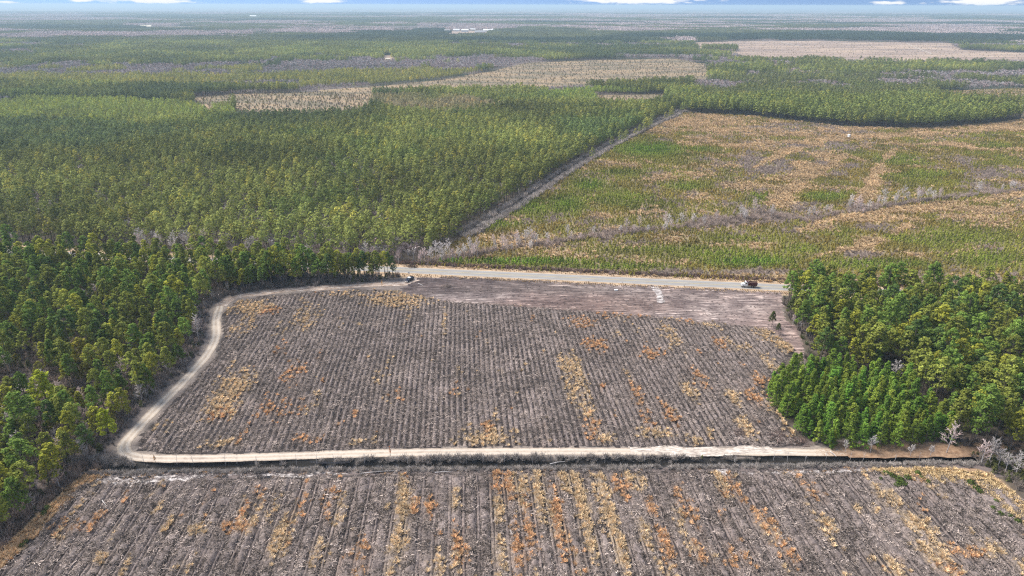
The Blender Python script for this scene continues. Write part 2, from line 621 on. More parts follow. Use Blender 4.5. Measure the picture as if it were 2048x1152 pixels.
def regen_fields(X, Y):
    px, py = topx(X, Y)
    lg = fbm(X / 14, Y / 14, 401, 5, .6) - .5
    g = 1.25 * blobf(px, py, GREENS) + lg * 1.9 + .55 - .04 * np.clip((330 - py) / 80, -.5, 1)
    tn = 1.25 * blobf(px, py, TANS) + (fbm(X / 18, Y / 14, 402, 5, .6) - .5) * 1.9 + .26
    wl = 3.5 * (fbm(X / 9, Y / 9, 405, 3) - .5)
    for L in TAN_LINES:
        d = dist_line(px, py * 2, [(q[0], q[1] * 2) for q in L]) + wl * 2
        tn = tn + 1.0 * np.exp(-(d / 10.0) ** 2)
    gr = 1.25 * blobf(px, py, GREYS) + (fbm(X / 16, Y / 18, 403, 5, .6) - .5) * 1.9 + .22
    return g, tn, gr, px, py


def zone_color(x, y):
    x = np.asarray(x, float); y = np.asarray(y, float)
    c = np.tile(C_FLOOR, (x.size, 1)).reshape(x.shape + (3,))
    wx, wy = grow(x, y, 1.5, 6.0, 3)
    n = fbm(x / 9.0, y / 9.0, 21, 4)[..., None]

    def put(mask, col, a=1.0):
        c[mask] = c[mask] * (1 - a) + (np.array(col) * (0.7 + 0.6 * n[mask])) * a
    r = inpoly(wx, wy, REGEN)
    put(r, C_REGEN)
    if r.any():
        g, tn, gr, _, _ = regen_fields(x[r], y[r])
        w = np.exp(4 * np.stack([g, tn, gr], -1)); w /= w.sum(-1, keepdims=True)
        c[r] = (w @ np.array([(0.15, 0.135, 0.055), (0.42, 0.30, 0.175), (0.22, 0.175, 0.15)])) * (0.75 + 0.5 * n[r])
    put(inpoly(wx, wy, GRADED), C_DUST)
    dr = dist_line(wx, wy, ROAD)
    put(dr < 9.5, (0.40, 0.29, 0.19))
    dtt = dist_line(wx, wy, TRACK)
    put(dtt < 7.0, (0.17, 0.14, 0.125))
    put(dtt < 2.6, (0.30, 0.25, 0.21), 0.7)
    put(dist_line(wx, wy, TRACK_R) < 5.0, (0.30, 0.20, 0.13))
    dd = dist_line(wx, wy, [tuple(p) for p in DL[::6]])
    put((dd < 9) & (y < 175) & (dtt > 3.5) & (dist_line(wx, wy, TRACK_R) > 4.5), (0.15, 0.12, 0.11))
    put(dd < 2.6, (0.035, 0.032, 0.03))
    put(inpoly(wx, wy, UPPER), C_SOIL)
    put(inpoly(wx, wy, LOWER), C_SOIL)
    put(inpoly(wx, wy, MARG_L), C_TAN)
    put(inpoly(wx, wy, MARG_R), C_TAN)
    return c


def axis(segs):
    out = []
    for a, b, s in segs:
        out += list(np.arange(a, b, s))
    out.append(segs[-1][1])
    return np.array(out)


XS = axis([(-700, -300, 8), (-300, 300, 1.5), (300, 700, 8)])
YS = axis([(-60, 80, 8), (80, 150, 1.5), (150, 172, 0.55), (172, 330, 1.5), (330, 900, 4)])
GX, GY = np.meshgrid(XS, YS)
dz, _ = ditch_depth(GX, GY)
inr = (GX > -168) & (GX < 190)
GZ = np.where(inr, dz, 0.0) + 0.0
ny, nx = GX.shape
idx = np.arange(ny * nx).reshape(ny, nx)
F = np.stack([idx[:-1, :-1], idx[:-1, 1:], idx[1:, 1:], idx[1:, :-1]], -1).reshape(-1, 4)
near_col = zone_color(GX, GY).reshape(-1, 3)
R = 45000.0
ring = []
V = np.stack([GX, GY, GZ], -1).reshape(-1, 3)
# surrounding sheet out to the horizon: four big strips, stitched to the near grid by sharing its outline height (0)
far_x = [-R, -20000, -8000, -3000, XS[0], XS[-1], 3000, 8000, 20000, R]
far_y = [-R, -8000, -2000, YS[0], YS[-1], 2500, 6000, 14000, 28000, R]
fv, ff, fm = [], [], []
base = len(V)
for j in range(len(far_y)):
    for i in range(len(far_x)):
        fv.append((far_x[i], far_y[j], 0))
nfx = len(far_x)
for j in range(len(far_y) - 1):
    for i in range(nfx - 1):
        if i == 4 and j == 3:
            continue
        ff.append((base + j * nfx + i, base + j * nfx + i + 1, base + (j + 1) * nfx + i + 1, base + (j + 1) * nfx + i))
allV = np.concatenate([V, np.array(fv)])
allF = np.concatenate([F, np.array(ff)])
mi = np.concatenate([np.zeros(len(F)), np.ones(len(ff))])
cols = np.concatenate([near_col, np.tile(C_FLOOR, (len(fv), 1))])
ground = obj('ground', mesh_np('ground', allV, allF, [g_near.m, g_far.m], mi, {'zone': cols}))
tag(ground, kind='structure')

# ditch water
mw = MT('dark_ditch_water')
mw.color((0.03, 0.027, 0.024))
mw.b.inputs['Roughness'].default_value = 0.12
mw.b.inputs['Specular IOR Level'].default_value = 0.5


def ribbon(name, pts, width, z, mat, step=2.0, across=7, jitter=0.4, seed=1, taper_end=False, wobble=0.0, kind='structure'):
    P = resample(pts, step)
    T = np.gradient(P, axis=0)
    T /= np.linalg.norm(T, axis=1)[:, None] + 1e-9
    N = np.stack([T[:, 1], -T[:, 0]], -1)
    s = np.arange(len(P)) * step
    u = np.linspace(-1, 1, across)
    hw = width / 2
    V, A = [], []
    jl = (fbm(s / 5.0, s * 0 + 1.3, seed, 3) - 0.5) * 2 * jitter
    jr = (fbm(s / 5.0, s * 0 + 7.3, seed + 4, 3) - 0.5) * 2 * jitter
    off = (fbm(s / 30.0, s * 0 + 17.3, seed + 8, 2) - 0.5) * 2 * wobble
    for i in range(len(P)):
        for k, uu in enumerate(u):
            w = hw + (jl[i] if uu < 0 else jr[i])
            p = P[i] + N[i] * (uu * w + off[i])
            V.append((p[0], p[1], z + (0.03 * (1 - uu * uu))))
            A.append(uu)
    n = len(P)
    idx = np.arange(n * across).reshape(n, across)
    F = np.stack([idx[:-1, :-1], idx[:-1, 1:], idx[1:, 1:], idx[1:, :-1]], -1).reshape(-1, 4)
    o = obj(name, mesh_np(name, V, F[:, ::-1], [mat], None, {'across': np.array(A)}))
    tag(o, kind=kind)
    return o


wpts = [tuple(p) for p in DL if -166 < p[0] < 188]
ribbon('ditch_water', wpts, 2.9, -1.25, mw.m, step=2.0, across=3, jitter=0.35)

# sandy track
ms = MT('cream_sand')
ac = ms.attr('across').outputs['Fac']
rut = ms.math('ABSOLUTE', ms.math('SUBTRACT', ms.math('ABSOLUTE', ac), 0.45))
rutf = ms.math('SUBTRACT', 1.0, ms.math('MULTIPLY', rut, 2.6), clamp=True)
n1 = ms.noise(0.25, 5, 0.65)
n2 = ms.noise(1.4, 5, 0.65)
basec = ms.ramp(n1, [(0.35, (0.30, 0.24, 0.19)), (0.52, (0.46, 0.38, 0.30)), (0.68, (0.36, 0.29, 0.23))])
sand = ms.mix(ms.math('ADD', ms.math('MULTIPLY', rutf, 0.85), ms.math('MULTIPLY', ms.math('SUBTRACT', n2, 0.5), 1.4), clamp=True), basec, (0.545, 0.48, 0.41))
edge = ms.math('MULTIPLY', ms.math('SUBTRACT', ms.math('ADD', ms.math('ABSOLUTE', ac), ms.math('MULTIPLY', n2, 1.1)), 1.36), 4.0, clamp=True)
gp = ms.n('ShaderNodeNewGeometry'); sx_n = ms.n('ShaderNodeSeparateXYZ'); ms.l(gp.outputs['Position'], sx_n.inputs[0])
x_red = at(1630, 905)[0]
redf = ms.math('MULTIPLY', ms.math('ADD', ms.math('SUBTRACT', sx_n.outputs[0], x_red), ms.math('MULTIPLY', ms.math('SUBTRACT', n2, 0.5), 40.0)), 0.12, clamp=True)
isnear = ms.math('LESS_THAN', sx_n.outputs[1], 200.0)
ms.color(ms.mix(ms.math('MULTIPLY', redf, isnear), ms.mix(edge, sand, (0.22, 0.18, 0.15)), (0.30, 0.20, 0.135)))
ms.bump(n2, 0.3, 0.05)
mt2 = MT('pinkish_track_dirt')
mt2.color(mt2.ramp(mt2.noise(0.9, 6, 0.68, stretch=(0.4, 1, 1)), [(0.36, (0.24, 0.17, 0.13)), (0.5, (0.42, 0.32, 0.25)), (0.62, (0.60, 0.52, 0.46))]))
ribbon('dirt_track', TRACK[:7], 5.0, 0.022, mt2.m, step=1.5, across=11, jitter=1.2, seed=33)
ribbon('sand_track', TRACK[6:], 3.7, 0.03, ms.m, step=1.5, across=11, jitter=0.45, seed=3)
# wide pale apron on the right where the track meets the wood
mr = MT('red_brown_dirt')
mr.color(mr.mix(mr.math('MULTIPLY', mr.math('SUBTRACT', mr.noise(0.9, 5, 0.65), 0.35), 2.6, clamp=True), (0.20, 0.12, 0.075), (0.42, 0.28, 0.18)))
ribbon('dirt_track', TRACK_R, 5.6, 0.026, mr.m, step=2.0, across=7, jitter=0.9, seed=8)
dirt2 = atl([(1770, 944), (1900, 941), (1975, 948), (2060, 1018), (2220, 1150)])
ribbon('dirt_path', dirt2, 1.6, 0.03, mr.m, step=2.0, across=5, jitter=0.5, seed=11)

# highway
mroad = MT('weathered_asphalt')
n2 = mroad.noise(0.7, 5, 0.6, stretch=(0.15, 1, 1))
mroad.color(mroad.mix(mroad.math('MULTIPLY', mroad.math('ABSOLUTE', mroad.attr('across').outputs['Fac']), 0.18), mroad.ramp(n2, [(0.35, (0.235, 0.225, 0.215)), (0.65, (0.31, 0.30, 0.285))]), (0.20, 0.17, 0.14)))
mv = MT('road_verge_grass')
n2 = mv.noise(0.5, 6, 0.65, stretch=(0.3, 1, 1))
mv.color(mv.ramp(n2, [(0.32, (0.20, 0.13, 0.085)), (0.5, (0.40, 0.29, 0.19)), (0.66, (0.50, 0.38, 0.26))]))
ribbon('road_verge', ROAD, 16.0, 0.006, mv.m, step=3.0, across=9, jitter=1.2, seed=14)
ribbon('highway', ROAD, 7.4, 0.045, mroad.m, step=4.0, across=5, jitter=0.05, seed=2)
mwl = MT('white_road_paint')
mwl.color(mwl.mix(mwl.noise(2.0, 4), (0.45, 0.44, 0.42), (0.72, 0.71, 0.69)))
myl = MT('yellow_road_paint')
myl.color(myl.mix(myl.noise(2.0, 4), (0.42, 0.32, 0.12), (0.58, 0.44, 0.14)))


def offset_line(pts, d):
    P = resample(pts, 6.0)
    T = np.gradient(P, axis=0)
    T /= np.linalg.norm(T, axis=1)[:, None]
    return [tuple(p) for p in P + np.stack([T[:, 1], -T[:, 0]], -1) * d]


for d_ in (-3.2, 3.2):
    ribbon('road_edge_line', offset_line(ROAD, d_), 0.16, 0.082 - 0.03, mwl.m, step=6.0, across=3, jitter=0)
for d_ in (-0.16, 0.16):
    ribbon('road_centre_line', offset_line(ROAD, d_), 0.12, 0.089 - 0.01, myl.m, step=6.0, across=3, jitter=0)


def sheet(name, poly, z, mat, step, amp, seed, colf=None):
    """irregular ground sheet: grid cells whose (wobbled) centre lies in the polygon"""
    P = np.array(poly)
    xs = np.arange(P[:, 0].min() - 2 * step, P[:, 0].max() + 2 * step, step)
    ys = np.arange(P[:, 1].min() - 2 * step, P[:, 1].max() + 2 * step, step)
    X, Y = np.meshgrid(xs, ys)
    cx, cy = X[:-1, :-1] + step / 2, Y[:-1, :-1] + step / 2
    wx, wy = grow(cx, cy, amp, amp * 3, seed)
    m = inpoly(wx, wy, poly)
    idx = np.arange(X.size).reshape(X.shape)
    F = np.stack([idx[:-1, :-1][m], idx[:-1, 1:][m], idx[1:, 1:][m], idx[1:, :-1][m]], -1)
    used, inv = np.unique(F, return_inverse=True)
    V = np.stack([X.ravel(), Y.ravel(), np.full(X.size, z)], -1)[used]
    V[:, 0] += (RNG.random(len(V)) - .5) * step * .4
    V[:, 1] += (RNG.random(len(V)) - .5) * step * .4
    o = obj(name, mesh_np(name, V, inv.reshape(-1, 4), [mat], None, {'zone': colf(V[:, 0], V[:, 1])} if colf else None))
    tag(o, kind='structure')
    return o


# bulldozed strip between the road and the upper field
mg = MT('bulldozed_soil')
ra = math.radians(1.5)
s1 = mg.noise(1.0, 7, 0.72, stretch=(0.10, 1.0, 1), rot=ra)
s2 = mg.noise(0.09, 4, 0.6)
s3 = mg.noise(3.0, 4, 0.7, stretch=(0.25, 1.0, 1), rot=ra)
base_ = mg.ramp(s1, [(0.34, (0.060, 0.050, 0.049)), (0.46, (0.125, 0.108, 0.104)), (0.54, (0.172, 0.150, 0.141)), (0.61, (0.40, 0.37, 0.345))])
tone = mg.mix(1.0, mg.ramp(s2, [(0.36, (0.65, 0.6, 0.6)), (0.5, (1.0, 0.96, 0.94)), (0.7, (1.35, 1.25, 1.2))]), mg.attr('zone').outputs['Color'], 'MULTIPLY')
mg.color(mg.mix(1.0, mg.mix(1.0, base_, tone, 'MULTIPLY'), mg.math('ADD', mg.math('MULTIPLY', s3, 2.0), 0.0), 'MULTIPLY'))
mg.bump(s3, 0.8, 0.2)


def graded_tone(x, y):
    px, py = topx(x, y)
    c = np.zeros((len(x), 3))
    for bx, by, rx, ry, col in ((880, 570, 120, 16, (.55, .5, .52)), (960, 594, 90, 8, (1.35, 1.3, 1.3)), (1000, 575, 120, 10, (.75, .69, .67)), (1150, 580, 90, 14, (1.1, 1.04, 1.0)), (1170, 605, 90, 14, (1.12, .93, .86)),
                                (1100, 598, 90, 16, (1.1, .92, .88)), (1290, 612, 60, 10, (1.1, .93, .86)), (1370, 590, 90, 14, (1.25, 1.15, 1.12)), (1450, 620, 110, 20, (1.55, 1.45, 1.42)), (1540, 650, 60, 30, (1.5, 1.3, 1.25)), (1240, 575, 60, 6, (1.45, 1.4, 1.38))):
        w = np.exp(-(((px - bx) / rx) ** 2 + ((py - by) / ry) ** 2)) + 1e-4
        c += w[:, None] * np.array(col)
        try:
            ws += w
        except NameError:
            ws = w.copy()
    return c / ws[:, None] * .95


sheet('graded_strip', GRADED, 0.05, mg.m, 1.0, 1.2, 41, graded_tone)
# pale tyre-worn entrance and pale scraped patches
mp_ = MT('pale_scraped_sand')
mp_.color(mp_.mix(mp_.math('MULTIPLY', mp_.math('SUBTRACT', mp_.noise(1.1, 6, 0.7, stretch=(0.3, 1, 1)), 0.43), 5.0, clamp=True), (0.17, 0.14, 0.13), (0.66, 0.61, 0.58)))
sheet('sand_entrance', atl([(1302, 572), (1318, 572), (1330, 606), (1318, 606)]), 0.06, mp_.m, 0.5, 0.8, 4)
sheet('scraped_patch', atl([(175, 955), (330, 949), (440, 948), (335, 966), (230, 972)]), 0.02, mp_.m, 0.35, 1.6, 24)
sheet('scraped_patch', atl([(440, 951), (640, 945), (700, 948), (560, 956)]), 0.02, mp_.m, 0.35, 1.2, 25)
sheet('scraped_patch', atl([(1432, 938), (1450, 934), (1460, 945), (1740, 938), (1740, 943), (1560, 948), (1450, 950)]), 0.02, mp_.m, 0.35, 0.8, 26)
msp = MT('loose_pale_sand')
msp.color(msp.ramp(msp.noise(1.2, 6, 0.7, stretch=(0.4, 1, 1)), [(0.36, (0.26, 0.21, 0.18)), (0.5, (0.46, 0.40, 0.34)), (0.62, (0.62, 0.56, 0.50))]))
sheet('sand_apron', atl([(1260, 897), (1400, 894), (1500, 896), (1560, 901), (1600, 908), (1400, 911), (1260, 908)]), 0.075, msp.m, 0.4, 2.6, 27)
mpu = MT('wet_black_mud')
mpu.color((0.02, 0.018, 0.018))
mpu.b.inputs['Roughness'].default_value = 0.3
for k, q in enumerate([[(232, 955), (258, 953), (262, 957), (240, 959)], [(262, 957), (300, 952), (305, 957), (268, 960)], [(430, 952), (455, 949), (458, 955), (435, 957)],
                       [(1633, 937), (1660, 935), (1664, 942), (1640, 944)], [(512, 951), (540, 950), (545, 955), (516, 956)], [(620, 924), (700, 922), (700, 926), (622, 927)]]):
    sheet('mud_puddle', atl(q), 0.035, mpu.m, 0.3, 0.6, 50 + k)

# far clearings
mc = MT('dry_clearing_grass')
s1 = mc.noise(0.02, 6, 0.65, stretch=(0.35, 1, 1))
s2 = mc.noise(0.3, 4, 0.6)
mc.color(mc.mix(1.0, mc.ramp(s1, [(0.35, (0.12, 0.105, 0.062)), (0.48, (0.20, 0.155, 0.098)), (0.58, (0.31, 0.22, 0.13)), (0.7, (0.16, 0.14, 0.08))]), mc.math('ADD', mc.math('MULTIPLY', s2, 0.9), 0.55), 'MULTIPLY'))
mk = MT('pinkish_cutover_soil')
s1 = mk.noise(0.012, 6, 0.65, stretch=(0.3, 1, 1))
mk.color(mk.ramp(s1, [(0.36, (0.20, 0.15, 0.12)), (0.5, (0.30, 0.22, 0.17)), (0.62, (0.42, 0.31, 0.22))]))
for k in CLEAR:
    big = np.ptp(np.array(CLEAR[k])[:, 0])
    sheet('clearing', CLEAR[k], 0.10 + 0.05 * int(k[1:]), mk.m if k in ('c4', 'c6', 'c7', 'c8', 'c9') else mc.m, max(4, big / 120), big / 40 * .4, 60 + len(k))
ribbon('field_track', atl([(1560, 84), (1590, 91), (1616, 96)]), 5, 0.75, ms.m, step=30, across=3, jitter=1)
ribbon('field_track', atl([(1812, 87), (1838, 98), (1864, 108.5)]), 4.5, 0.75, ms.m, step=30, across=3, jitter=1)
for k_, seg in enumerate(([(926, 472), (940, 463)], [(955, 452), (975, 441)], [(1000, 425), (1018, 415)], [(1112, 366), (1128, 353), (1150, 338), (1178, 322)], [(1190, 315), (1215, 302)], [(1280, 264), (1320, 243), (1362, 226)])):
    ribbon('sand_lane', atl(seg), 3.4, 0.03, ms.m, step=2, across=5, jitter=1.0, seed=70 + k_)
tanl = MT('rusty_tan_grass')
tanl.color(tanl.mix(tanl.math('MULTIPLY', tanl.math('SUBTRACT', tanl.noise(0.3, 6, 0.7), 0.38), 4.0, clamp=True), (0.20, 0.13, 0.08), (0.42, 0.29, 0.17)))

# ------------------------------------------------------------------ planting beds
mbed = MT('bedded_soil_and_slash')
bc = mbed.attr('zone').outputs['Color']
h1 = mbed.noise(1.6, 6, 0.72)
h2 = mbed.noise(6.0, 4, 0.7)
v1 = mbed.math('ADD', mbed.math('MULTIPLY', mbed.math('SUBTRACT', h1, 0.5), 2.6), 1.0)
v2 = mbed.math('ADD', mbed.math('MULTIPLY', mbed.math('SUBTRACT', h2, 0.5), 2.2), 1.0)
mbed.color(mbed.mix(1.0, mbed.mix(1.0, bc, v1, 'MULTIPLY'), v2, 'MULTIPLY'))
mbed.bump(h2, 1.0, 0.25)
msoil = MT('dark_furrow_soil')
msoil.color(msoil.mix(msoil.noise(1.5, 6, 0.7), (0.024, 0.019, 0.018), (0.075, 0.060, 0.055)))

# patches of dry grass, traced: (x, y, radius x, radius y in pixels, kind 0 straw / 1 rust, strength)
BLOBS = [(470, 775, 30, 28, 0, 1.1), (445, 808, 34, 28, 0, .9), (450, 830, 24, 14, 1, .8), (590, 750, 22, 26, 1, .5), (560, 820, 40, 25, 1, .45), (500, 615, 34, 12, 0, .9), (540, 622, 24, 10, 1, .6),
         (800, 600, 60, 16, 0, .8), (700, 590, 60, 9, 0, .35), (1130, 735, 10, 24, 0, 1.1), (1155, 745, 12, 30, 0, 1.1), (1150, 790, 14, 36, 0, .8), (1175, 820, 14, 36, 0, .6),
         (1185, 860, 14, 30, 1, .8), (1210, 880, 16, 14, 0, .8), (975, 878, 50, 18, 0, .9), (975, 860, 12, 14, 1, .8), (715, 885, 16, 6, 0, .8), (1190, 690, 22, 12, 1, .9),
         (1165, 645, 26, 12, 1, .7), (1260, 628, 60, 9, 1, .6), (1336, 626, 16, 12, 0, 1.1), (1370, 640, 20, 10, 1, .7), (1420, 650, 14, 8, 0, .8), (1340, 670, 14, 20, 0, .6), (1495, 700, 12, 10, 0, .8),
         (1440, 690, 14, 10, 1, .7), (1560, 690, 12, 24, 0, 1.0), (1535, 672, 26, 14, 0, .8), (1525, 768, 14, 16, 1, 1.2), (1545, 735, 12, 20, 0, .8), (1465, 795, 12, 16, 0, 1.0),
         (1490, 855, 14, 22, 0, 1.0), (1380, 785, 12, 20, 0, .8), (1300, 710, 26, 12, 1, .6), (1400, 760, 14, 26, 1, .5), (1280, 800, 14, 40, 1, .5), (1340, 830, 14, 30, 1, .5), (1310, 868, 36, 10, 0, .7),
         (1390, 885, 12, 14, 0, .9), (1560, 830, 14, 30, 0, .8), (1590, 865, 22, 14, 0, .8), (1510, 800, 14, 20, 1, .8), (440, 888, 40, 10, 0, .6), (620, 880, 30, 10, 1, .5), (560, 700, 14, 20, 1, .3),
         (890, 640, 6, 50, 0, .35), (610, 640, 30, 26, 0, .4), (760, 760, 30, 30, 0, .2),
         (470, 1052, 26, 12, 1, 1.2), (400, 1060, 20, 12, 0, .8), (505, 1040, 12, 30, 0, .7), (560, 1080, 18, 40, 0, .9), (580, 1050, 10, 40, 1, .6), (600, 1010, 20, 30, 1, .4), (250, 1000, 10, 16, 1, .5),
         (130, 1060, 24, 22, 1, .5), (200, 1120, 24, 18, 0, .5), (345, 1045, 8, 8, 1, .9), (315, 1015, 9, 14, 0, .6), (660, 1000, 14, 40, 1, .5), (680, 1030, 14, 44, 0, .5),
         (810, 985, 12, 26, 0, 1.1), (806, 1020, 14, 24, 0, 1.1), (830, 1010, 14, 20, 1, .6), (860, 1020, 10, 26, 1, .7), (800, 1080, 18, 60, 0, .6), (910, 1000, 12, 20, 0, .6),
         (990, 965, 12, 26, 1, 1.1), (1015, 975, 12, 30, 1, 1.2), (995, 1020, 12, 24, 0, 1.1), (1040, 980, 14, 40, 0, .8), (1080, 990, 14, 60, 0, .9), (1060, 1060, 14, 60, 1, .6), (1040, 1100, 14, 50, 1, .9),
         (920, 1100, 16, 44, 1, .8), (1000, 1110, 18, 40, 0, .6), (1135, 960, 16, 30, 0, 1.0), (1165, 1000, 14, 44, 0, 1.1), (1175, 1060, 14, 60, 0, .9), (1200, 975, 14, 40, 0, 1.1), (1215, 1030, 14, 50, 0, 1.3),
         (1235, 1090, 14, 50, 0, 1.3), (1120, 1050, 14, 60, 1, .5), (1245, 975, 16, 20, 1, .9), (1270, 960, 18, 26, 0, .7), (1305, 1020, 12, 20, 1, .8), (1330, 1090, 14, 36, 1, 1.1), (1290, 1070, 14, 40, 0, .6),
         (1375, 1020, 14, 50, 1, .6), (1365, 1060, 10, 50, 0, .6), (1430, 950, 9, 14, 0, 1.2), (1443, 980, 9, 22, 0, 1.1), (1470, 980, 14, 22, 1, .7), (1530, 1045, 16, 30, 1, .9), (1570, 1100, 20, 40, 1, .6),
         (1655, 1050, 14, 18, 0, 1.2), (1660, 1075, 10, 16, 0, 1.0), (1780, 1000, 20, 22, 0, 1.0), (1820, 1045, 18, 30, 0, 1.1), (1855, 1060, 16, 30, 0, 1.1), (1870, 1110, 28, 30, 0, 1.1), (1900, 1140, 20, 24, 1, .9),
         (1780, 1135, 24, 22, 0, 1.2), (1930, 1105, 26, 14, 1, 1.0), (1716, 1020, 10, 10, 0, .9), (1745, 1020, 8, 8, 0, .9), (1400, 1110, 26, 30, 1, .5), (1480, 1120, 30, 30, 1, .4), (1990, 1100, 30, 20, 0, .6),
         (720, 1110, 24, 30, 1, .5), (640, 1110, 24, 30, 0, .4), (870, 1130, 20, 30, 0, .5)]


def grassness(x, y):
    """returns (straw, rust) strengths"""
    px, py = topx(x, y)
    s = np.zeros(px.shape); r = np.zeros(px.shape)
    wob = (fbm(x / 1.6, y / 1.6, 91, 3) - 0.5) * 2.2
    for bx, by, rx, ry, k, a in BLOBS:
        # blobs lean along the rows
        lean = (bx - VPX) / max(by - 9.8, 1)
        dx = (px - bx - lean * (py - by)) / rx
        dy = (py - by) / ry
        g = a * np.exp(-(dx * dx + dy * dy))
        if k == 0:
            s = np.maximum(s, g)
        else:
            r = np.maximum(r, g)
    t = x * RD[0] + y * RD[1]
    p = x * RP[0] + y * RP[1]
    ns = fbm(p / 4.0, t / 14.0, 51, 3)
    nr = fbm(p / 4.5, t / 11.0, 61, 3)
    cen = np.where(y < 158, 0.05 + 0.07 * np.exp(-((px - 1250) / 480) ** 2), 0.0)
    s = s + np.clip(ns - 0.66 + cen * .5, 0, 1) * 2.0
    r = r + np.clip(nr - 0.68 + cen * .4, 0, 1) * 1.7
    return s + wob * np.minimum(s, 0.6), r + wob * np.minimum(r, 0.6)


def make_field(name, poly, seed, BED, HW, HT, minor):
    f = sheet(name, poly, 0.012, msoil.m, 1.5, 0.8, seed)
    P = np.array(poly)
    pr = P @ RP
    tr = P @ RD
    n = 0
    jobs = [(k * BED, HW, HT, k) for k in range(int(pr.min() / BED), int(pr.max() / BED) + 1)]
    if minor:
        jobs += [((k + .5) * BED, minor, HT * .55, k + 500) for k in range(int(pr.min() / BED), int(pr.max() / BED) + 1)]
    for base_p, HW, HT, k in jobs:
        p0 = base_p + (vnoise(np.array([k * .7]), np.array([2.0]), seed)[0] - .5) * 0.3
        ts = np.arange(tr.min(), tr.max(), 0.34)
        bend = (vnoise(ts / 30, ts * 0 + 3, seed + 5) - 0.5) * 1.1 + (vnoise(ts / 9, ts * 0 + k * 1.7, seed + 6) - 0.5) * .35
        cx = RP[0] * (p0 + bend) + RD[0] * ts
        cy = RP[1] * (p0 + bend) + RD[1] * ts
        ok = inpoly(cx, cy, poly) & inpoly(cx + RP[0] * 1.2, cy + RP[1] * 1.2, poly) & inpoly(cx - RP[0] * 1.2, cy - RP[1] * 1.2, poly)
        if ok.sum() < 12:
            continue
        i0 = np.argmax(ok)
        # longest run
        runs, st = [], None
        for i, o_ in enumerate(list(ok) + [False]):
            if o_ and st is None:
                st = i
            if not o_ and st is not None:
                runs.append((st, i)); st = None
        for a, b in runs:
            if b - a < 12:
                continue
            t = ts[a:b]; bd = bend[a:b]
            U = np.linspace(-1, 1, 11 if HW > 1 else 7)
            UU, TT = np.meshgrid(U, t)
            hwL = HW + 0.55 * HW * (fbm(t / 2.4, t * 0 + k * 3.1, seed + 1, 3) - 0.42)
            hwR = HW + 0.55 * HW * (fbm(t / 2.4, t * 0 + k * 3.1 + 40, seed + 2, 3) - 0.42)
            W = np.where(UU < 0, hwL[:, None], hwR[:, None])
            cxx = RP[0] * p0 + RD[0] * t; cyy = RP[1] * p0 + RD[1] * t
            fill = np.clip((fbm(cxx / 9, cyy / 9, seed + 21, 3) - .52) * 5, 0, 1)
            weak = 1 - .75 * np.clip((fbm(cxx / 3.5, cyy / 5, seed + 22, 3) - .56) * 6, 0, 1)
            W = W * (1 + .38 * fill)[:, None]
            PP = p0 + bd[:, None] + UU * W
            X = RP[0] * PP + RD[0] * TT
            Y = RP[1] * PP + RD[1] * TT
            prof = 1 - np.abs(UU) ** 2.4
            lump = fbm(X / 0.9, Y / 0.9, seed + 7, 3) - 0.5
            big = fbm(X / 3.5, Y / 3.5, seed + 8, 2) - 0.5
            Z = -0.03 + prof * HT * (1.0 + 1.5 * lump + 0.8 * big)
            Z = -0.03 + (Z + 0.03) * weak[:, None]
            edge = np.minimum(np.arange(len(t)), np.arange(len(t))[::-1])
            Z *= np.clip(edge / 4.0, 0, 1)[:, None]
            # material colour of soil and slash: grey-mauve, some char-dark, some straw
            n1 = fbm(X / 0.7, Y / 0.7, seed + 11, 3)[..., None]
            n2 = fbm(X / 8, Y / 8, seed + 12, 3)[..., None]
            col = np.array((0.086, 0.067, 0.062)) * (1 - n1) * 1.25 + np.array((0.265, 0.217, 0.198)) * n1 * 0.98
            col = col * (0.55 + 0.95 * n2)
            s, r = grassness(X, Y)
            s = np.clip(s, 0, 1)[..., None] * .5
            r = np.clip(r, 0, 1)[..., None] * .4
            col = col * (1 - s) + np.array((0.46, 0.35, 0.215)) * s
            col = col * (1 - r) + np.array((0.42, 0.25, 0.13)) * r
            V = np.stack([X, Y, Z], -1).reshape(-1, 3)
            ny_, nx_ = X.shape
            idx = np.arange(ny_ * nx_).reshape(ny_, nx_)
            F = np.stack([idx[:-1, :-1], idx[:-1, 1:], idx[1:, 1:], idx[1:, :-1]], -1).reshape(-1, 4)
            o = obj('planting_bed', mesh_np('planting_bed', V, F, [mbed.m], None, {'zone': col.reshape(-1, 3)}, smooth=True), f)
            n += 1
    return f, n


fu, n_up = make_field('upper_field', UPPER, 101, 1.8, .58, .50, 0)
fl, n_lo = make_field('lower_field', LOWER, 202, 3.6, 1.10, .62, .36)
print('beds', n_up, n_lo)

# ------------------------------------------------------------------ scatter engine (geometry-node instances for uncountable stuff)
TPL = {}


def template(cname, meshes):
    c = bpy.data.collections.new(cname)
    for i, me in enumerate(meshes):
        o = bpy.data.objects.new('%s_%02d' % (cname, i), me)
        c.objects.link(o)
    TPL[cname] = c
    return c


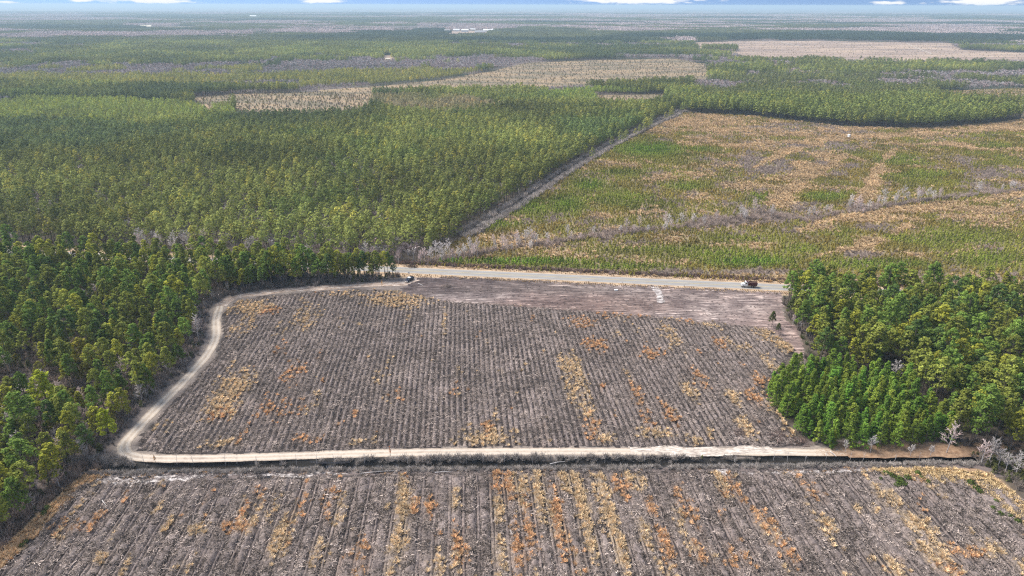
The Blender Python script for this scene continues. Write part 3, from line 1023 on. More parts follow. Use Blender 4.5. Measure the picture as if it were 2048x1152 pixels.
def scatter(name, P, cname, idx, scl, rot, tint, label=None, cat=None, kind='stuff', parent=None):
    n = len(P)
    if n == 0:
        return None
    me = bpy.data.meshes.new(name)
    me.vertices.add(n)
    me.vertices.foreach_set('co', np.asarray(P, np.float32).ravel())
    for nm, typ, arr in (('pick', 'INT', idx), ('rz', 'FLOAT', rot)):
        a = me.attributes.new(nm, typ, 'POINT')
        a.data.foreach_set('value', np.asarray(arr, np.int32 if typ == 'INT' else np.float32))
    scl = np.asarray(scl, np.float32)
    if scl.ndim == 1:
        scl = np.repeat(scl[:, None], 3, 1)
    a = me.attributes.new('scl', 'FLOAT_VECTOR', 'POINT')
    a.data.foreach_set('vector', scl.ravel())
    a = me.attributes.new('tint', 'FLOAT_COLOR', 'POINT')
    t4 = np.ones((n, 4), np.float32); t4[:, :3] = tint
    a.data.foreach_set('color', t4.ravel())
    o = obj(name, me, parent)
    ng = bpy.data.node_groups.new(name, 'GeometryNodeTree')
    ng.interface.new_socket('Geometry', in_out='INPUT', socket_type='NodeSocketGeometry')
    ng.interface.new_socket('Geometry', in_out='OUTPUT', socket_type='NodeSocketGeometry')
    gi = ng.nodes.new('NodeGroupInput'); go = ng.nodes.new('NodeGroupOutput')
    iop = ng.nodes.new('GeometryNodeInstanceOnPoints')
    ci = ng.nodes.new('GeometryNodeCollectionInfo')
    ci.inputs['Collection'].default_value = TPL[cname]
    ci.inputs['Separate Children'].default_value = True
    ci.inputs['Reset Children'].default_value = True

    def na(nm, typ):
        x = ng.nodes.new('GeometryNodeInputNamedAttribute')
        x.data_type = typ
        x.inputs['Name'].default_value = nm
        return x.outputs['Attribute']
    ng.links.new(gi.outputs[0], iop.inputs['Points'])
    ng.links.new(ci.outputs[0], iop.inputs['Instance'])
    iop.inputs['Pick Instance'].default_value = True
    ng.links.new(na('pick', 'INT'), iop.inputs['Instance Index'])
    cx = ng.nodes.new('ShaderNodeCombineXYZ')
    ng.links.new(na('rz', 'FLOAT'), cx.inputs[2])
    ng.links.new(cx.outputs[0], iop.inputs['Rotation'])
    ng.links.new(na('scl', 'FLOAT_VECTOR'), iop.inputs['Scale'])
    ng.links.new(iop.outputs[0], go.inputs[0])
    md = o.modifiers.new('scatter', 'NODES')
    md.node_group = ng
    tag(o, label, cat, None, kind)
    return o


# ------------------------------------------------------------------ plant meshes
def leaf_quads(rng, C, N, size, aspect=1.0):
    """quads centred at C with normals N"""
    n = len(C)
    N = N / (np.linalg.norm(N, axis=1)[:, None] + 1e-9)
    r = rng.normal(size=(n, 3))
    A = np.cross(N, r); A /= np.linalg.norm(A, axis=1)[:, None] + 1e-9
    B = np.cross(N, A)
    s = (size * (0.6 + 0.8 * rng.random(n)))[:, None]
    a, b = A * s * 0.5, B * s * 0.5 * aspect
    V = np.stack([C - a - b * .6, C + a * .7 - b, C + a + b * .7, C - a * .6 + b], 1).reshape(-1, 3)
    F = np.arange(n * 4).reshape(n, 4)
    return V, F


def cone_tube(pts, rads, n=5):
    mbx = MB().tube(pts, rads, n)
    V = np.array(mbx.v)
    F = np.array([f for f in mbx.f if len(f) == 4])
    return V, F


def merge(parts):
    """parts: (V, F quads, shade (n,) or scalar, matindex)"""
    Vs, Fs, Ss, Ms, b = [], [], [], [], 0
    for V, F, S, M in parts:
        if len(V) == 0:
            continue
        Vs.append(V); Fs.append(F + b); b += len(V)
        Ss.append(np.full(len(V), S) if np.isscalar(S) else S)
        Ms.append(np.full(len(F), M))
    return np.concatenate(Vs), np.concatenate(Fs), np.concatenate(Ss), np.concatenate(Ms)


def shade3(s):
    return np.repeat(np.asarray(s)[:, None], 3, 1)


def pine_parts(seed, H=16.0, cb=0.45, R=2.9, nclump=34, nleaf=24, leaf=0.5, conic=0.5, fill=True):
    rng = np.random.default_rng(seed)
    lean = rng.normal(size=2) * 0.25
    tp = [(0, 0, -0.2), (lean[0] * .3, lean[1] * .3, H * .33), (lean[0] * .8, lean[1] * .8, H * .66), (lean[0], lean[1], H * .96)]
    tr = [0.22, 0.17, 0.12, 0.04]
    tv, tf = cone_tube(tp, tr, 6)
    Vs, Fs, S = [], [], []
    limbs = []
    b = 0
    for k in range(nclump):
        t = (k + rng.random()) / nclump                      # 0 crown base .. 1 top
        t = t ** 0.85
        z = H * (cb + (1 - cb) * t)
        prof = (1 - conic) * math.sqrt(max(0.02, 1 - (2 * t - 0.75) ** 2 / 1.6)) + conic * (1 - t * 0.9)
        rr = R * prof * (0.35 + 0.75 * math.sqrt(rng.random()))
        th = k * 2.399 + rng.normal() * 0.5
        c = np.array([lean[0] * t + rr * math.cos(th), lean[1] * t + rr * math.sin(th), z])
        pr = (0.62 + 0.55 * rng.random()) * (R / 2.9) * (1.15 - 0.5 * t)
        n = int(nleaf * (0.7 + 0.6 * rng.random()))
        D = rng.normal(size=(n, 3)); D /= np.linalg.norm(D, axis=1)[:, None]
        rad = pr * (0.55 + 0.5 * rng.random(n))[:, None]
        C = c + D * rad * np.array([1.15, 1.15, 0.75])
        N = D + np.array([0, 0, 0.7]) + rng.normal(size=(n, 3)) * 0.45
        V, F = leaf_quads(rng, C, N, leaf)
        Vs.append(V); Fs.append(F + b); b += len(V)
        sh = 0.72 + 0.56 * rng.random()
        S.append(np.repeat(sh * (0.8 + 0.4 * rng.random(n)), 4))
        if k % 3 == 0:
            limbs.append(cone_tube([(lean[0] * t, lean[1] * t, z - 0.4), tuple(c)], [0.07, 0.02], 3))
    # a few dead stubs below the crown
    for k in range(4):
        z = H * cb * (0.55 + 0.45 * rng.random()); th = rng.random() * 6.28
        limbs.append(cone_tube([(0, 0, z), (math.cos(th) * 1.1, math.sin(th) * 1.1, z + 0.2)], [0.04, 0.015], 3))
    wood = merge([(tv, tf, 1.0, 0)] + [(v, f, 1.0, 0) for v, f in limbs])
    return wood, (np.concatenate(Vs), np.concatenate(Fs), np.concatenate(S))


def lowpine(rng, H, cb, R, n, leaf, conic=0.5):
    t = rng.random(n) ** 0.9
    z = H * (cb + (1 - cb) * t)
    prof = (1 - conic) * np.sqrt(np.clip(1 - (2 * t - 0.75) ** 2 / 1.6, 0.02, 1)) + conic * (1 - t * 0.9)
    th = rng.random(n) * 6.283
    rr = R * prof * (0.55 + 0.5 * rng.random(n))
    D = np.stack([np.cos(th), np.sin(th), np.full(n, 0.9)], -1)
    C = np.stack([rr * np.cos(th), rr * np.sin(th), z], -1)
    V, F = leaf_quads(rng, C, D + rng.normal(size=(n, 3)) * .35, leaf)
    return V, F, np.repeat(0.7 + 0.6 * rng.random(n), 4)


def cross_trunk(H, w):
    V = np.array([(-w, 0, 0), (w, 0, 0), (w * .4, 0, H), (-w * .4, 0, H), (0, -w, 0), (0, w, 0), (0, w * .4, H), (0, -w * .4, H)], float)
    return V, np.array([(0, 1, 2, 3), (4, 5, 6, 7)])


def stick(p, q, w, rng):
    """flat tapered twig as two crossed quads is too heavy: use a 3-sided tube"""
    return cone_tube([p, q], [w, w * 0.35], 3)


def bare_parts(seed, H=10.0, spread=2.6, nb=16, tw=12, thick=0.16, tww=0.08):
    rng = np.random.default_rng(seed)
    lean = rng.normal(size=2) * 0.4
    parts = [cone_tube([(0, 0, -.2), (lean[0] * .4, lean[1] * .4, H * .4), (lean[0], lean[1], H * .92)], [thick, thick * .7, 0.03], 5)]
    tws = []
    for k in range(nb):
        t = 0.28 + 0.68 * (k + rng.random()) / nb
        th = k * 2.4 + rng.normal() * .4
        p = np.array([lean[0] * t, lean[1] * t, H * t * .92])
        L = spread * (1.15 - t) * (0.8 + .5 * rng.random()) + 0.6
        d = np.array([math.cos(th), math.sin(th), 0.9 + rng.random() * .8]); d /= np.linalg.norm(d)
        q = p + d * L
        parts.append(stick(tuple(p), tuple(q), thick * .35, rng))
        for j in range(tw):
            s = 0.3 + .7 * rng.random()
            a = p + d * L * s
            e = d + rng.normal(size=3) * .55; e[2] = abs(e[2]); e /= np.linalg.norm(e)
            bq = a + e * L * (0.25 + .35 * rng.random())
            tws.append(stick(tuple(a), tuple(bq), tww, rng))
    wood = merge([(v, f, 1.0, 0) for v, f in parts])
    tw_ = merge([(v, f, 0.75 + .5 * rng.random(), 0) for v, f in tws])
    return wood, tw_


def mk(name, w, mat):
    return mesh_np(name, w[0], w[1], [mat], None, {'shade': shade3(w[2])})


PINES, PINE_CROWN, PINE_TRUNK = [], [], []
specs = [(16, .46, 2.7, .45), (17.5, .5, 2.9, .35), (15, .40, 2.6, .6), (18.5, .55, 2.7, .3), (14, .35, 2.9, .6), (16.5, .48, 3.3, .4), (13, .42, 2.3, .7), (17, .45, 2.4, .55)]
for i, (h, cb, r, co) in enumerate(specs):
    wd, cr = pine_parts(500 + i, h, cb, r, 38, 32, 0.43, co)
    PINE_TRUNK.append(mk('trunk', wd, MAT_BARK))
    PINE_CROWN.append(mesh_np('crown', cr[0], cr[1], [MAT_LEAF], None, {'shade': shade3(cr[2])}))
    V, F, S, Mi = merge([(wd[0], wd[1], wd[2], 0), (cr[0], cr[1], cr[2], 1)])
    PINES.append(mesh_np('pine', V, F, [MAT_BARK, MAT_LEAF], Mi, {'shade': shade3(S)}))
YOUNG_CROWN, YOUNG_TRUNK, YOUNG = [], [], []
for i in range(5):
    wd, cr = pine_parts(700 + i, 8.2 + i * .9, .08, 1.75 + .15 * i, 44, 34, 0.31, 0.9)
    YOUNG_TRUNK.append(mk('trunk', wd, MAT_BARK))
    YOUNG_CROWN.append(mesh_np('crown', cr[0], cr[1], [MAT_LEAF], None, {'shade': shade3(cr[2])}))
BARE_WOOD, BARE_TWIG, BARES = [], [], []
for i in range(6):
    wd, tw = bare_parts(900 + i, 8 + i * 1.1, 2.2 + .25 * i, 16, 13)
    BARE_WOOD.append(mk('trunk', wd, MAT_PALE))
    BARE_TWIG.append(mk('branches', tw, MAT_TWIG))
    V, F, S, Mi = merge([(wd[0], wd[1], wd[2], 0), (tw[0], tw[1], tw[2], 1)])
    BARES.append(mesh_np('bare', V, F, [MAT_PALE, MAT_TWIG], Mi, {'shade': shade3(S)}))
template('pine_full', PINES)
template('bare_full', BARES)

LOW = []
for i in range(8):
    rng = np.random.default_rng(40 + i)
    V, F, S = lowpine(rng, 12.5 + 3 * rng.random(), .38, 2.7 + .6 * rng.random(), 80, .85, .1 + .4 * rng.random())
    tv, tf = cross_trunk(9, .22)
    V, F, S, Mi = merge([(V, F, S, 0), (tv, tf, 1.0, 1)])
    LOW.append(mesh_np('low_pine', V, F, [MAT_LEAF, MAT_BARK], Mi, {'shade': shade3(S)}))
template('low_pine', LOW)
LOWB = []
for i in range(4):
    rng = np.random.default_rng(70 + i)
    n = 30
    D = rng.normal(size=(n, 3)); D[:, 2] = np.abs(D[:, 2]) + .6
    D /= np.linalg.norm(D, axis=1)[:, None]
    C = D * np.array([2.6, 2.6, 4.0]) * (0.5 + .5 * rng.random((n, 1))) + np.array([0, 0, 5.0])
    parts = []
    for c in C:
        parts.append(cone_tube([(0, 0, c[2] * .55), tuple(c)], [0.12, 0.05], 3) + (0.7 + .6 * rng.random(), 0))
    N = np.cross(D, rng.normal(size=(n, 3)))
    v, f = leaf_quads(rng, C, N, 1.1, .45)
    parts.append((v, f, np.repeat(.6 + .6 * rng.random(n), 4), 0))
    V, F, S, Mi = merge(parts + [cross_trunk(6, .2) + (1.2, 0)])
    LOWB.append(mesh_np('low_bare', V, F, [MAT_TWIG], Mi, {'shade': shade3(S)}))
template('low_bare', LOWB)

# patches of distant woodland
PATCH = []
PS = 60.0


def patch_mesh(i, hard, young=False):
    rng = np.random.default_rng(300 + i)
    sp = 5.2
    parts = []
    for gx in np.arange(-PS / 2, PS / 2, sp):
        for gy in np.arange(-PS / 2, PS / 2, sp):
            x, y = gx + rng.random() * sp, gy + rng.random() * sp
            h = (12 + 5 * rng.random()) * (0.75 if young else 1)
            V, F, S = lowpine(rng, h, .35, 2.6 + rng.random(), 9, 2.3 if not hard else 1.9, .35)
            V = V + np.array([x, y, 0])
            parts.append((V, F, S * (0.75 + .5 * rng.random()), 0))
    V, F, S, Mi = merge(parts)
    return mesh_np('wood_patch', V, F, [MAT_TWIG if hard else MAT_LEAF], Mi, {'shade': shade3(S)})


for i in range(3):
    PATCH.append(patch_mesh(i, False))
for i in range(2):
    PATCH.append(patch_mesh(10 + i, True))
template('wood_patch', PATCH)

# small field plants
TUFT = []
for i in range(5):     # dry grass tuft
    rng = np.random.default_rng(1100 + i)
    n = 26
    th = rng.random(n) * 6.28
    L = 0.45 + .5 * rng.random(n)
    el = 0.35 + 0.9 * rng.random(n)
    base_ = np.stack([np.cos(th), np.sin(th), np.zeros(n)], -1) * .12 * rng.random((n, 1))
    tip = base_ + np.stack([np.cos(th) * np.cos(el), np.sin(th) * np.cos(el), np.sin(el)], -1) * L[:, None]
    side = np.stack([-np.sin(th), np.cos(th), np.zeros(n)], -1) * (0.05 + .05 * rng.random((n, 1)))
    V = np.stack([base_ - side, base_ + side, tip + side * .5, tip - side * .5], 1).reshape(-1, 3)
    F = np.arange(4 * n).reshape(n, 4)
    TUFT.append(mesh_np('tuft', V, F, [MAT_DRY], None, {'shade': shade3(np.repeat(.7 + .6 * rng.random(n), 4))}))
template('grass_tuft', TUFT)
DEB = []
for i in range(6):     # slash: sticks and root bits
    rng = np.random.default_rng(1200 + i)
    parts = []
    for k in range(16):
        c = rng.normal(size=3) * np.array([.38, .38, .08]) + np.array([0, 0, .1])
        d = rng.normal(size=3) * np.array([1, 1, .35]); d /= np.linalg.norm(d)
        L = .2 + .55 * rng.random()
        v, f = cone_tube([tuple(c - d * L * .5), tuple(c + d * L * .5)], [0.04 + .04 * rng.random(), .025], 3)
        parts.append((v, f, .35 + 1.1 * rng.random(), 0))
    V, F, S, Mi = merge(parts)
    DEB.append(mesh_np('slash', V, F, [MAT_TWIG], Mi, {'shade': shade3(S)}))
template('slash', DEB)
BUSH = []
for i in range(5):      # leafy green bush / young pine, ~1.6 m
    rng = np.random.default_rng(1300 + i)
    n = 60
    t = rng.random(n)
    th = rng.random(n) * 6.28
    rr = (.75 - .55 * t) * (.4 + .7 * rng.random(n))
    C = np.stack([rr * np.cos(th), rr * np.sin(th), .1 + 1.6 * t], -1)
    V, F = leaf_quads(rng, C, np.stack([np.cos(th), np.sin(th), np.full(n, 1.0)], -1) + rng.normal(size=(n, 3)) * .4, .34)
    BUSH.append(mesh_np('bush', V, F, [MAT_LEAF], None, {'shade': shade3(np.repeat(.65 + .7 * rng.random(n), 4))}))
template('bush', BUSH)
SCRUB = []
for i in range(5):      # twiggy leafless shrub ~1.8 m
    rng = np.random.default_rng(1400 + i)
    parts = []
    for k in range(42):
        th = rng.random() * 6.28; el = .5 + 1.0 * rng.random(); L = .8 + 1.1 * rng.random()
        p = rng.normal(size=3) * np.array([.3, .3, 0]); p[2] = 0.25 * rng.random()
        q = p + np.array([math.cos(th) * math.cos(el), math.sin(th) * math.cos(el), math.sin(el)]) * L
        v, f = cone_tube([tuple(p), tuple(q)], [.05, .028], 3)
        parts.append((v, f, .6 + .8 * rng.random(), 0))
    V, F, S, Mi = merge(parts)
    SCRUB.append(mesh_np('scrub', V, F, [MAT_TWIG], Mi, {'shade': shade3(S)}))
template('scrub', SCRUB)


# ------------------------------------------------------------------ placing
def jgrid(x0, x1, y0, y1, s, jit=0.9):
    xs = np.arange(x0, x1, s); ys = np.arange(y0, y1, s)
    X, Y = np.meshgrid(xs, ys)
    X = X.ravel() + (RNG.random(X.size) - .5) * s * jit
    Y = Y.ravel() + (RNG.random(Y.size) - .5) * s * jit
    return X, Y


def bbox(poly, pad=0):
    P = np.array(poly)
    return P[:, 0].min() - pad, P[:, 0].max() + pad, P[:, 1].min() - pad, P[:, 1].max() + pad


def in_view(x, y, z=8.0, mx=120, my=160):
    px, py = topx(x, y, np.full(np.shape(x), z))
    return (px > -mx) & (px < 2048 + mx) & (py < 1152 + my) & (np.asarray(y) > 20)


TR_PTS = [tuple(p) for p in resample(TRACK, 6.0)]
G_OLIVE = np.array((0.165, 0.178, 0.040))
G_YEL = np.array((0.25, 0.245, 0.040))
G_GREEN = np.array((0.115, 0.165, 0.036))
G_DARK = np.array((0.070, 0.105, 0.032))
G_DENSE = np.array((0.185, 0.285, 0.042))
T_GREY = np.array((0.46, 0.42, 0.40))
T_PINK = np.array((0.43, 0.345, 0.325))


def pick_tints(rng_x, y, weights, cols, rng=RNG):
    n = len(y)
    k = rng.choice(len(cols), size=n, p=np.array(weights) / sum(weights))
    C = np.array(cols)[k]
    return C * (0.78 + 0.44 * rng.random((n, 1))), k


# ---- near pines (left wood and right stand)
wx, wy = jgrid(*bbox(WOOD), 5.6)
m = inpoly(wx, wy, WOOD) & in_view(wx, wy) & (dist_line(wx, wy, TR_PTS) > 5) & (dist_line(wx, wy, ROAD) > 10.5)
open_ = fbm(wx / 16, wy / 16, 8, 3)
m &= (open_ > 0.36) | (wy > 235) | (wy < 178)
wx, wy = wx[m], wy[m]
RB = atl([(428, 560), (560, 545), (700, 548), (808, 551), (806, 557), (700, 567), (560, 576), (455, 588)])
rx_, ry_ = jgrid(*bbox(RB), 3.7)
m = inpoly(rx_, ry_, RB) & (dist_line(rx_, ry_, ROAD) > 8.5) & (dist_line(rx_, ry_, TR_PTS) > 4.5)
n_rb = int(m.sum())
wx = np.concatenate([wx, rx_[m]]); wy = np.concatenate([wy, ry_[m]])
sx, sy = jgrid(*bbox(STAND), 4.8)
m = inpoly(sx, sy, STAND) & in_view(sx, sy) & (dist_line(sx, sy, ROAD) > 10)
sx, sy = sx[m], sy[m]
nt_x = np.concatenate([wx, sx]); nt_y = np.concatenate([wy, sy])
side = np.concatenate([np.zeros(len(wx), int), np.ones(len(sx), int)])
tw_, kw_ = pick_tints(wx, wy, [.46, .14, .33, .07], [G_OLIVE, G_YEL, G_GREEN, G_DARK])
ts_, ks_ = pick_tints(sx, sy, [.42, .12, .36, .10], [G_OLIVE * .95, G_YEL * .85, G_GREEN, G_DARK])
nt_t = np.concatenate([tw_, ts_]); nt_k = np.concatenate([kw_, ks_])
nt_s = 0.72 + 0.38 * RNG.random(len(nt_x))
nt_t = nt_t * np.array((1.42, 1.46, 1.25)) * np.where(side == 1, 1.14, 1.04)[:, None]
nt_s[len(wx) - n_rb:len(wx)] *= .84
nt_s *= np.where(side == 0, np.where(nt_y > 240, 1.0, 0.92), 1.0)
dist = np.hypot(nt_x, nt_y)
ppx, ppy = topx(nt_x, nt_y, np.full(len(nt_x), 10.0))
infr = (ppx > -15) & (ppx < 2063) & (ppy < 1165)
order = np.argsort(np.where(infr, dist, 1e6))
indiv = order[:300]
print('near pines', len(nt_x), 'in frame', infr.sum())


def tint_word(k):
    return ['olive green', 'bright yellow-green', 'mid green', 'dark green'][k]


LAND_L = [((100, 800), 'the bright pine at left'), ((245, 905), 'the left corner of the track'), ((330, 790), 'the straight run of the track'),
          ((420, 680), 'the upper bend of the track'), ((60, 960), 'the orange grass strip'), ((60, 620), 'the left bare trees'),
          ((560, 560), 'the top run of the track'), ((760, 540), 'the parked pickup'), ((250, 600), 'the mid left wood'), ((20, 820), 'the left edge')]
LAND_R = [((1580, 640), 'the bulldozed strip'), ((1700, 590), 'the highway past the truck'), ((1900, 600), 'the hidden right highway'),
          ((1880, 830), 'the dense young pines'), ((1950, 900), 'the red dirt track'), ((1760, 700), 'the mid right wood'), ((2030, 760), 'the right edge'),
          ((1650, 690), 'the upper field end')]


def nearest_land(px, py, L):
    return min(L, key=lambda t: (t[0][0] - px) ** 2 + (2 * (t[0][1] - py)) ** 2)[1]


def add_tree(name, x, y, rz, s, crown, trunk, tint, label, cat, group, crown_name='crown', tw_tint=None):
    e = empty(name, (x, y, 0), rz, s)
    wd, ht_ = .88 + .3 * RNG.random(), .9 + .22 * RNG.random()
    e.scale = (s * wd, s * wd * (.9 + .2 * RNG.random()), s * ht_)
    e.rotation_euler = (RNG.normal() * .025, RNG.normal() * .025, rz)
    tag(e, label, cat, group)
    a = bpy.data.objects.new('trunk', trunk); COL.objects.link(a); a.parent = e
    c = bpy.data.objects.new(crown_name, crown); COL.objects.link(c); c.parent = e
    c['tint'] = [float(v) for v in tint]
    return e


# two salient bright pines of the left wood come first
special = [((104, 838), 1.1, (0.36, 0.40, 0.04), 'tall bright yellow-green pine standing alone over brown scrub near the left edge'),
           ((228, 890), .85, (0.34, 0.39, 0.035), 'bright yellow-green pine beside the lower bend of the sandy track'),
           ((172, 742), .95, (0.30, 0.27, 0.04), 'golden-crowned pine in the middle of the left wood'),
           ((1722, 748), .9, (0.24, 0.25, 0.035), 'rounded yellow-green pine just behind the dense young pines'),
           ((1455, 662), .0, None, None)]
for (px, py), s, t, lab in special:
    if t is None:
        continue
    x, y = at(px, py)
    add_tree('pine_tree', x, y, 1.3, s, PINE_CROWN[4], PINE_TRUNK[4], t, lab, 'tree', 'pines of the near woods')
spx = np.array([at(*q[0]) for q in special])
for i in indiv[:296]:
    if np.min(np.hypot(spx[:, 0] - nt_x[i], spx[:, 1] - nt_y[i])) < 4:
        continue
    v = int(RNG.integers(8))
    px, py = topx(nt_x[i], nt_y[i], 10.0)
    land = nearest_land(px, py, LAND_R if side[i] else LAND_L)
    hw = 'tall' if nt_s[i] > .95 else ('short' if nt_s[i] < .8 else 'medium height')
    lab = '%s %s pine near %s' % (hw, tint_word(nt_k[i]), land)
    add_tree('pine_tree', nt_x[i], nt_y[i], RNG.random() * 6.28, nt_s[i], PINE_CROWN[v], PINE_TRUNK[v], nt_t[i], lab, 'tree',
             'pines of the near woods')
ux_, uy_ = jgrid(*bbox(WOOD), 4.2, 1.0)
m = inpoly(ux_, uy_, WOOD) & in_view(ux_, uy_, 2, 60, 60) & (dist_line(ux_, uy_, TR_PTS) > 4.6) & (dist_line(ux_, uy_, ROAD) > 9) & (np.abs(ux_) < 330)
m &= RNG.random(len(ux_)) < .30 + .5 * np.exp(-((dist_line(ux_, uy_, TR_PTS) - 8) / 7) ** 2)
ux_, uy_ = ux_[m], uy_[m]; n = len(ux_)
scatter('understory_hardwoods', np.stack([ux_, uy_, np.zeros(n)], -1), 'bare_full', RNG.integers(0, 6, n), .22 + .28 * RNG.random(n), RNG.random(n) * 6.28,
        np.where(RNG.random((n, 1)) < .5, T_GREY * .95, np.array((.40, .30, .25))) * (.7 + .5 * RNG.random((n, 1))), 'small leafless hardwoods filling the left wood below the pines', 'woodland')
ux_, uy_ = jgrid(*bbox(WOOD), 5.5, 1.0)
m = inpoly(ux_, uy_, WOOD) & in_view(ux_, uy_, 2, 60, 60) & (dist_line(ux_, uy_, TR_PTS) > 6) & (dist_line(ux_, uy_, ROAD) > 10) & (np.abs(ux_) < 330) & (RNG.random(len(ux_)) < .5)
ux_, uy_ = ux_[m], uy_[m]; n = len(ux_)
scatter('understory_pines', np.stack([ux_, uy_, np.zeros(n)], -1), 'pine_full', RNG.integers(0, 8, n), .3 + .32 * RNG.random(n), RNG.random(n) * 6.28,
        G_OLIVE * np.array((1.35, 1.2, 1.0)) * (.7 + .6 * RNG.random((n, 1))), 'small pines growing below the tall ones of the left wood', 'woodland')
rest = order[300:]
scatter('pine_wood', np.stack([nt_x[rest], nt_y[rest], np.zeros(len(rest))], -1), 'pine_full', RNG.integers(0, 8, len(rest)), nt_s[rest],
        RNG.random(len(rest)) * 6.28, nt_t[rest], 'dense pines of the near woods left and right of the cleared fields', 'woodland')

# ---- dense young pines
dx_, dy_ = jgrid(*bbox(DENSE), 3.0, 1.0)
m = inpoly(dx_, dy_, DENSE)
dx_, dy_ = dx_[m], dy_[m]
print('young', len(dx_))
for i in range(len(dx_)):
    v = i % 5
    px, py = topx(dx_[i], dy_[i], 5.0)
    w = 'left tip' if px < 1620 else ('front edge' if py > 850 else ('back edge' if py < 760 else 'middle'))
    br = RNG.random()
    t = G_DENSE * np.array((.8 + .5 * RNG.random(), 1, 1)) * (.68 + .6 * br)
    bw = 'bright' if br > .66 else ('deep' if br < .33 else 'fresh')
    s = .62 + .42 * RNG.random()
    add_tree('young_pine_tree', dx_[i], dy_[i], RNG.random() * 6.28, s, YOUNG_CROWN[v], YOUNG_TRUNK[v], t,
             '%s %s green young pine, %s of the dense clump' % ('large' if s > .83 else 'small', bw, w), 'tree', 'dense young pines at the field corner')

# ---- bare trees one by one
bare_pts = []
for (px, py, s) in [(35, 640, 1.1), (52, 650, 1.0), (85, 600, 1.15), (100, 605, 1.0), (180, 625, 1.1), (105, 665, .8), (292, 600, 1.0), (440, 505, 1.1), (470, 505, 1.0), (280, 500, 1.0),
                    (622, 507, 1.0), (700, 510, 1.0), (120, 975, 1.1), (172, 920, 1.0), (165, 905, .7), (20, 900, .8), (610, 560, 1.1), (400, 560, 1.0), (205, 690, .8), (345, 650, .9), (268, 700, .7),
                    (392, 640, .9), (360, 660, .8), (300, 690, .7), (455, 575, .7), (520, 568, .6), (560, 568, .6), (640, 562, .6), (680, 560, .6),
                    (1893, 905, 1.15), (1977, 925, 1.3), (1962, 928, 1.0), (1995, 935, .9), (2010, 945, .8), (2030, 955, .8), (1785, 770, .9), (1900, 842, .8), (1600, 660, .7), (1612, 672, .7), (1585, 650, .6),
                    (1740, 905, .6), (1690, 905, .5), (1860, 912, .6), (1820, 912, .6)]:
    bare_pts.append((*at(px, py), s * .78, 0))
for _ in range(60):
    q = (RNG.uniform(-10, 420), RNG.uniform(590, 940))
    x, y = at(*q)
    if inpoly(np.array([x]), np.array([y]), WOOD)[0]:
        bare_pts.append((x, y, .55 + .45 * RNG.random(), 0))
for _ in range(34):
    q = (RNG.uniform(230, 800), RNG.uniform(497, 512))
    bare_pts.append((*at(q[0], q[1] + (q[0] - 230) * .03), .6 + .5 * RNG.random(), 0))
GL = resample(GREYLINE, 1.0)
for _ in range(190):
    t = RNG.random()
    p = GL[int(t * (len(GL) - 1))]
    dens = vnoise(np.array([p[0] / 12.0]), np.array([1.0]), 77)[0]
    if RNG.random() > dens * 1.5:
        continue
    if p[0] > 420:
        continue
    bare_pts.append((p[0] + RNG.normal() * 2.5, p[1] + RNG.normal() * 3.0, .5 + .4 * RNG.random(), 1))
for q in [(850, 524), (862, 526), (872, 523), (884, 526), (896, 524), (905, 526), (918, 521), (990, 505), (1012, 508), (940, 510), (955, 514), (842, 528)]:
    bare_pts.append((*at(*q), .75 + .25 * RNG.random(), 1))
for k, (x, y, s, g) in enumerate(bare_pts):
    v = k % 6
    px, py = topx(x, y, 4.0)
    px, py = float(px), float(py)
    tone = 'silvery grey' if RNG.random() < .6 else 'brownish'
    t = (T_GREY if tone[0] == 's' else T_PINK * 1.15) * ((1.3 if g else .95) + .4 * RNG.random())
    sz = 'tall' if s > .75 else ('small' if s < .5 else 'slender')
    if g:
        if px < 930:
            w = 'across the highway from the pickup'
        elif px < 1150:
            w = 'on the left of the grey tree line'
        elif px < 1480:
            w = 'in the middle of the grey tree line'
        else:
            w = 'on the right of the grey tree line'
        grp = 'bare trees of the regrowth line'
    else:
        w = 'near ' + nearest_land(px, py, LAND_L if px < 1000 else LAND_R)
        grp = 'bare trees among the pines'
    add_tree('bare_tree', x, y, RNG.random() * 6.28, s, BARE_TWIG[v], BARE_WOOD[v], t, '%s %s bare tree %s' % (sz, tone, w), 'tree', grp, 'branches')

# ---- mid-distance forest, one instance per tree
clear_all = [REGEN, UPPER, LOWER, GRADED, WOOD, STAND] + [CLEAR[k] for k in CLEAR]


ISLES = [atl(q) for q in ([(425, 218), (470, 212), (474, 234), (430, 238)], [(1540, 127), (1640, 124), (1765, 127), (1760, 133), (1560, 136)], [(1410, 94), (1475, 98), (1475, 103), (1400, 101)],
                          [(745, 196), (900, 188), (905, 204), (760, 214)])]


def is_clear(x, y):
    sc = np.clip(y / 250.0, 1, 8)
    wx = x + sc * 4 * (fbm(x / (20 * sc.mean()), y / 25, 5, 3) - .5)
    m = np.zeros(x.shape, bool)
    for p in clear_all:
        m |= inpoly(wx, y, p)
    for p in ISLES:
        m &= ~inpoly(x, y, p)
    m |= dist_line(x, y, ROAD) < 11
    m |= dist_line(x, y, DIAG) < 5.5
    return m


def wedge(y0, y1, s, k=0.78, pad=40, jit=.9):
    X, Y = jgrid(-k * y1 - pad, k * y1 + pad, y0, y1, s, jit)
    m = np.abs(X) < k * Y + pad
    return X[m], Y[m]


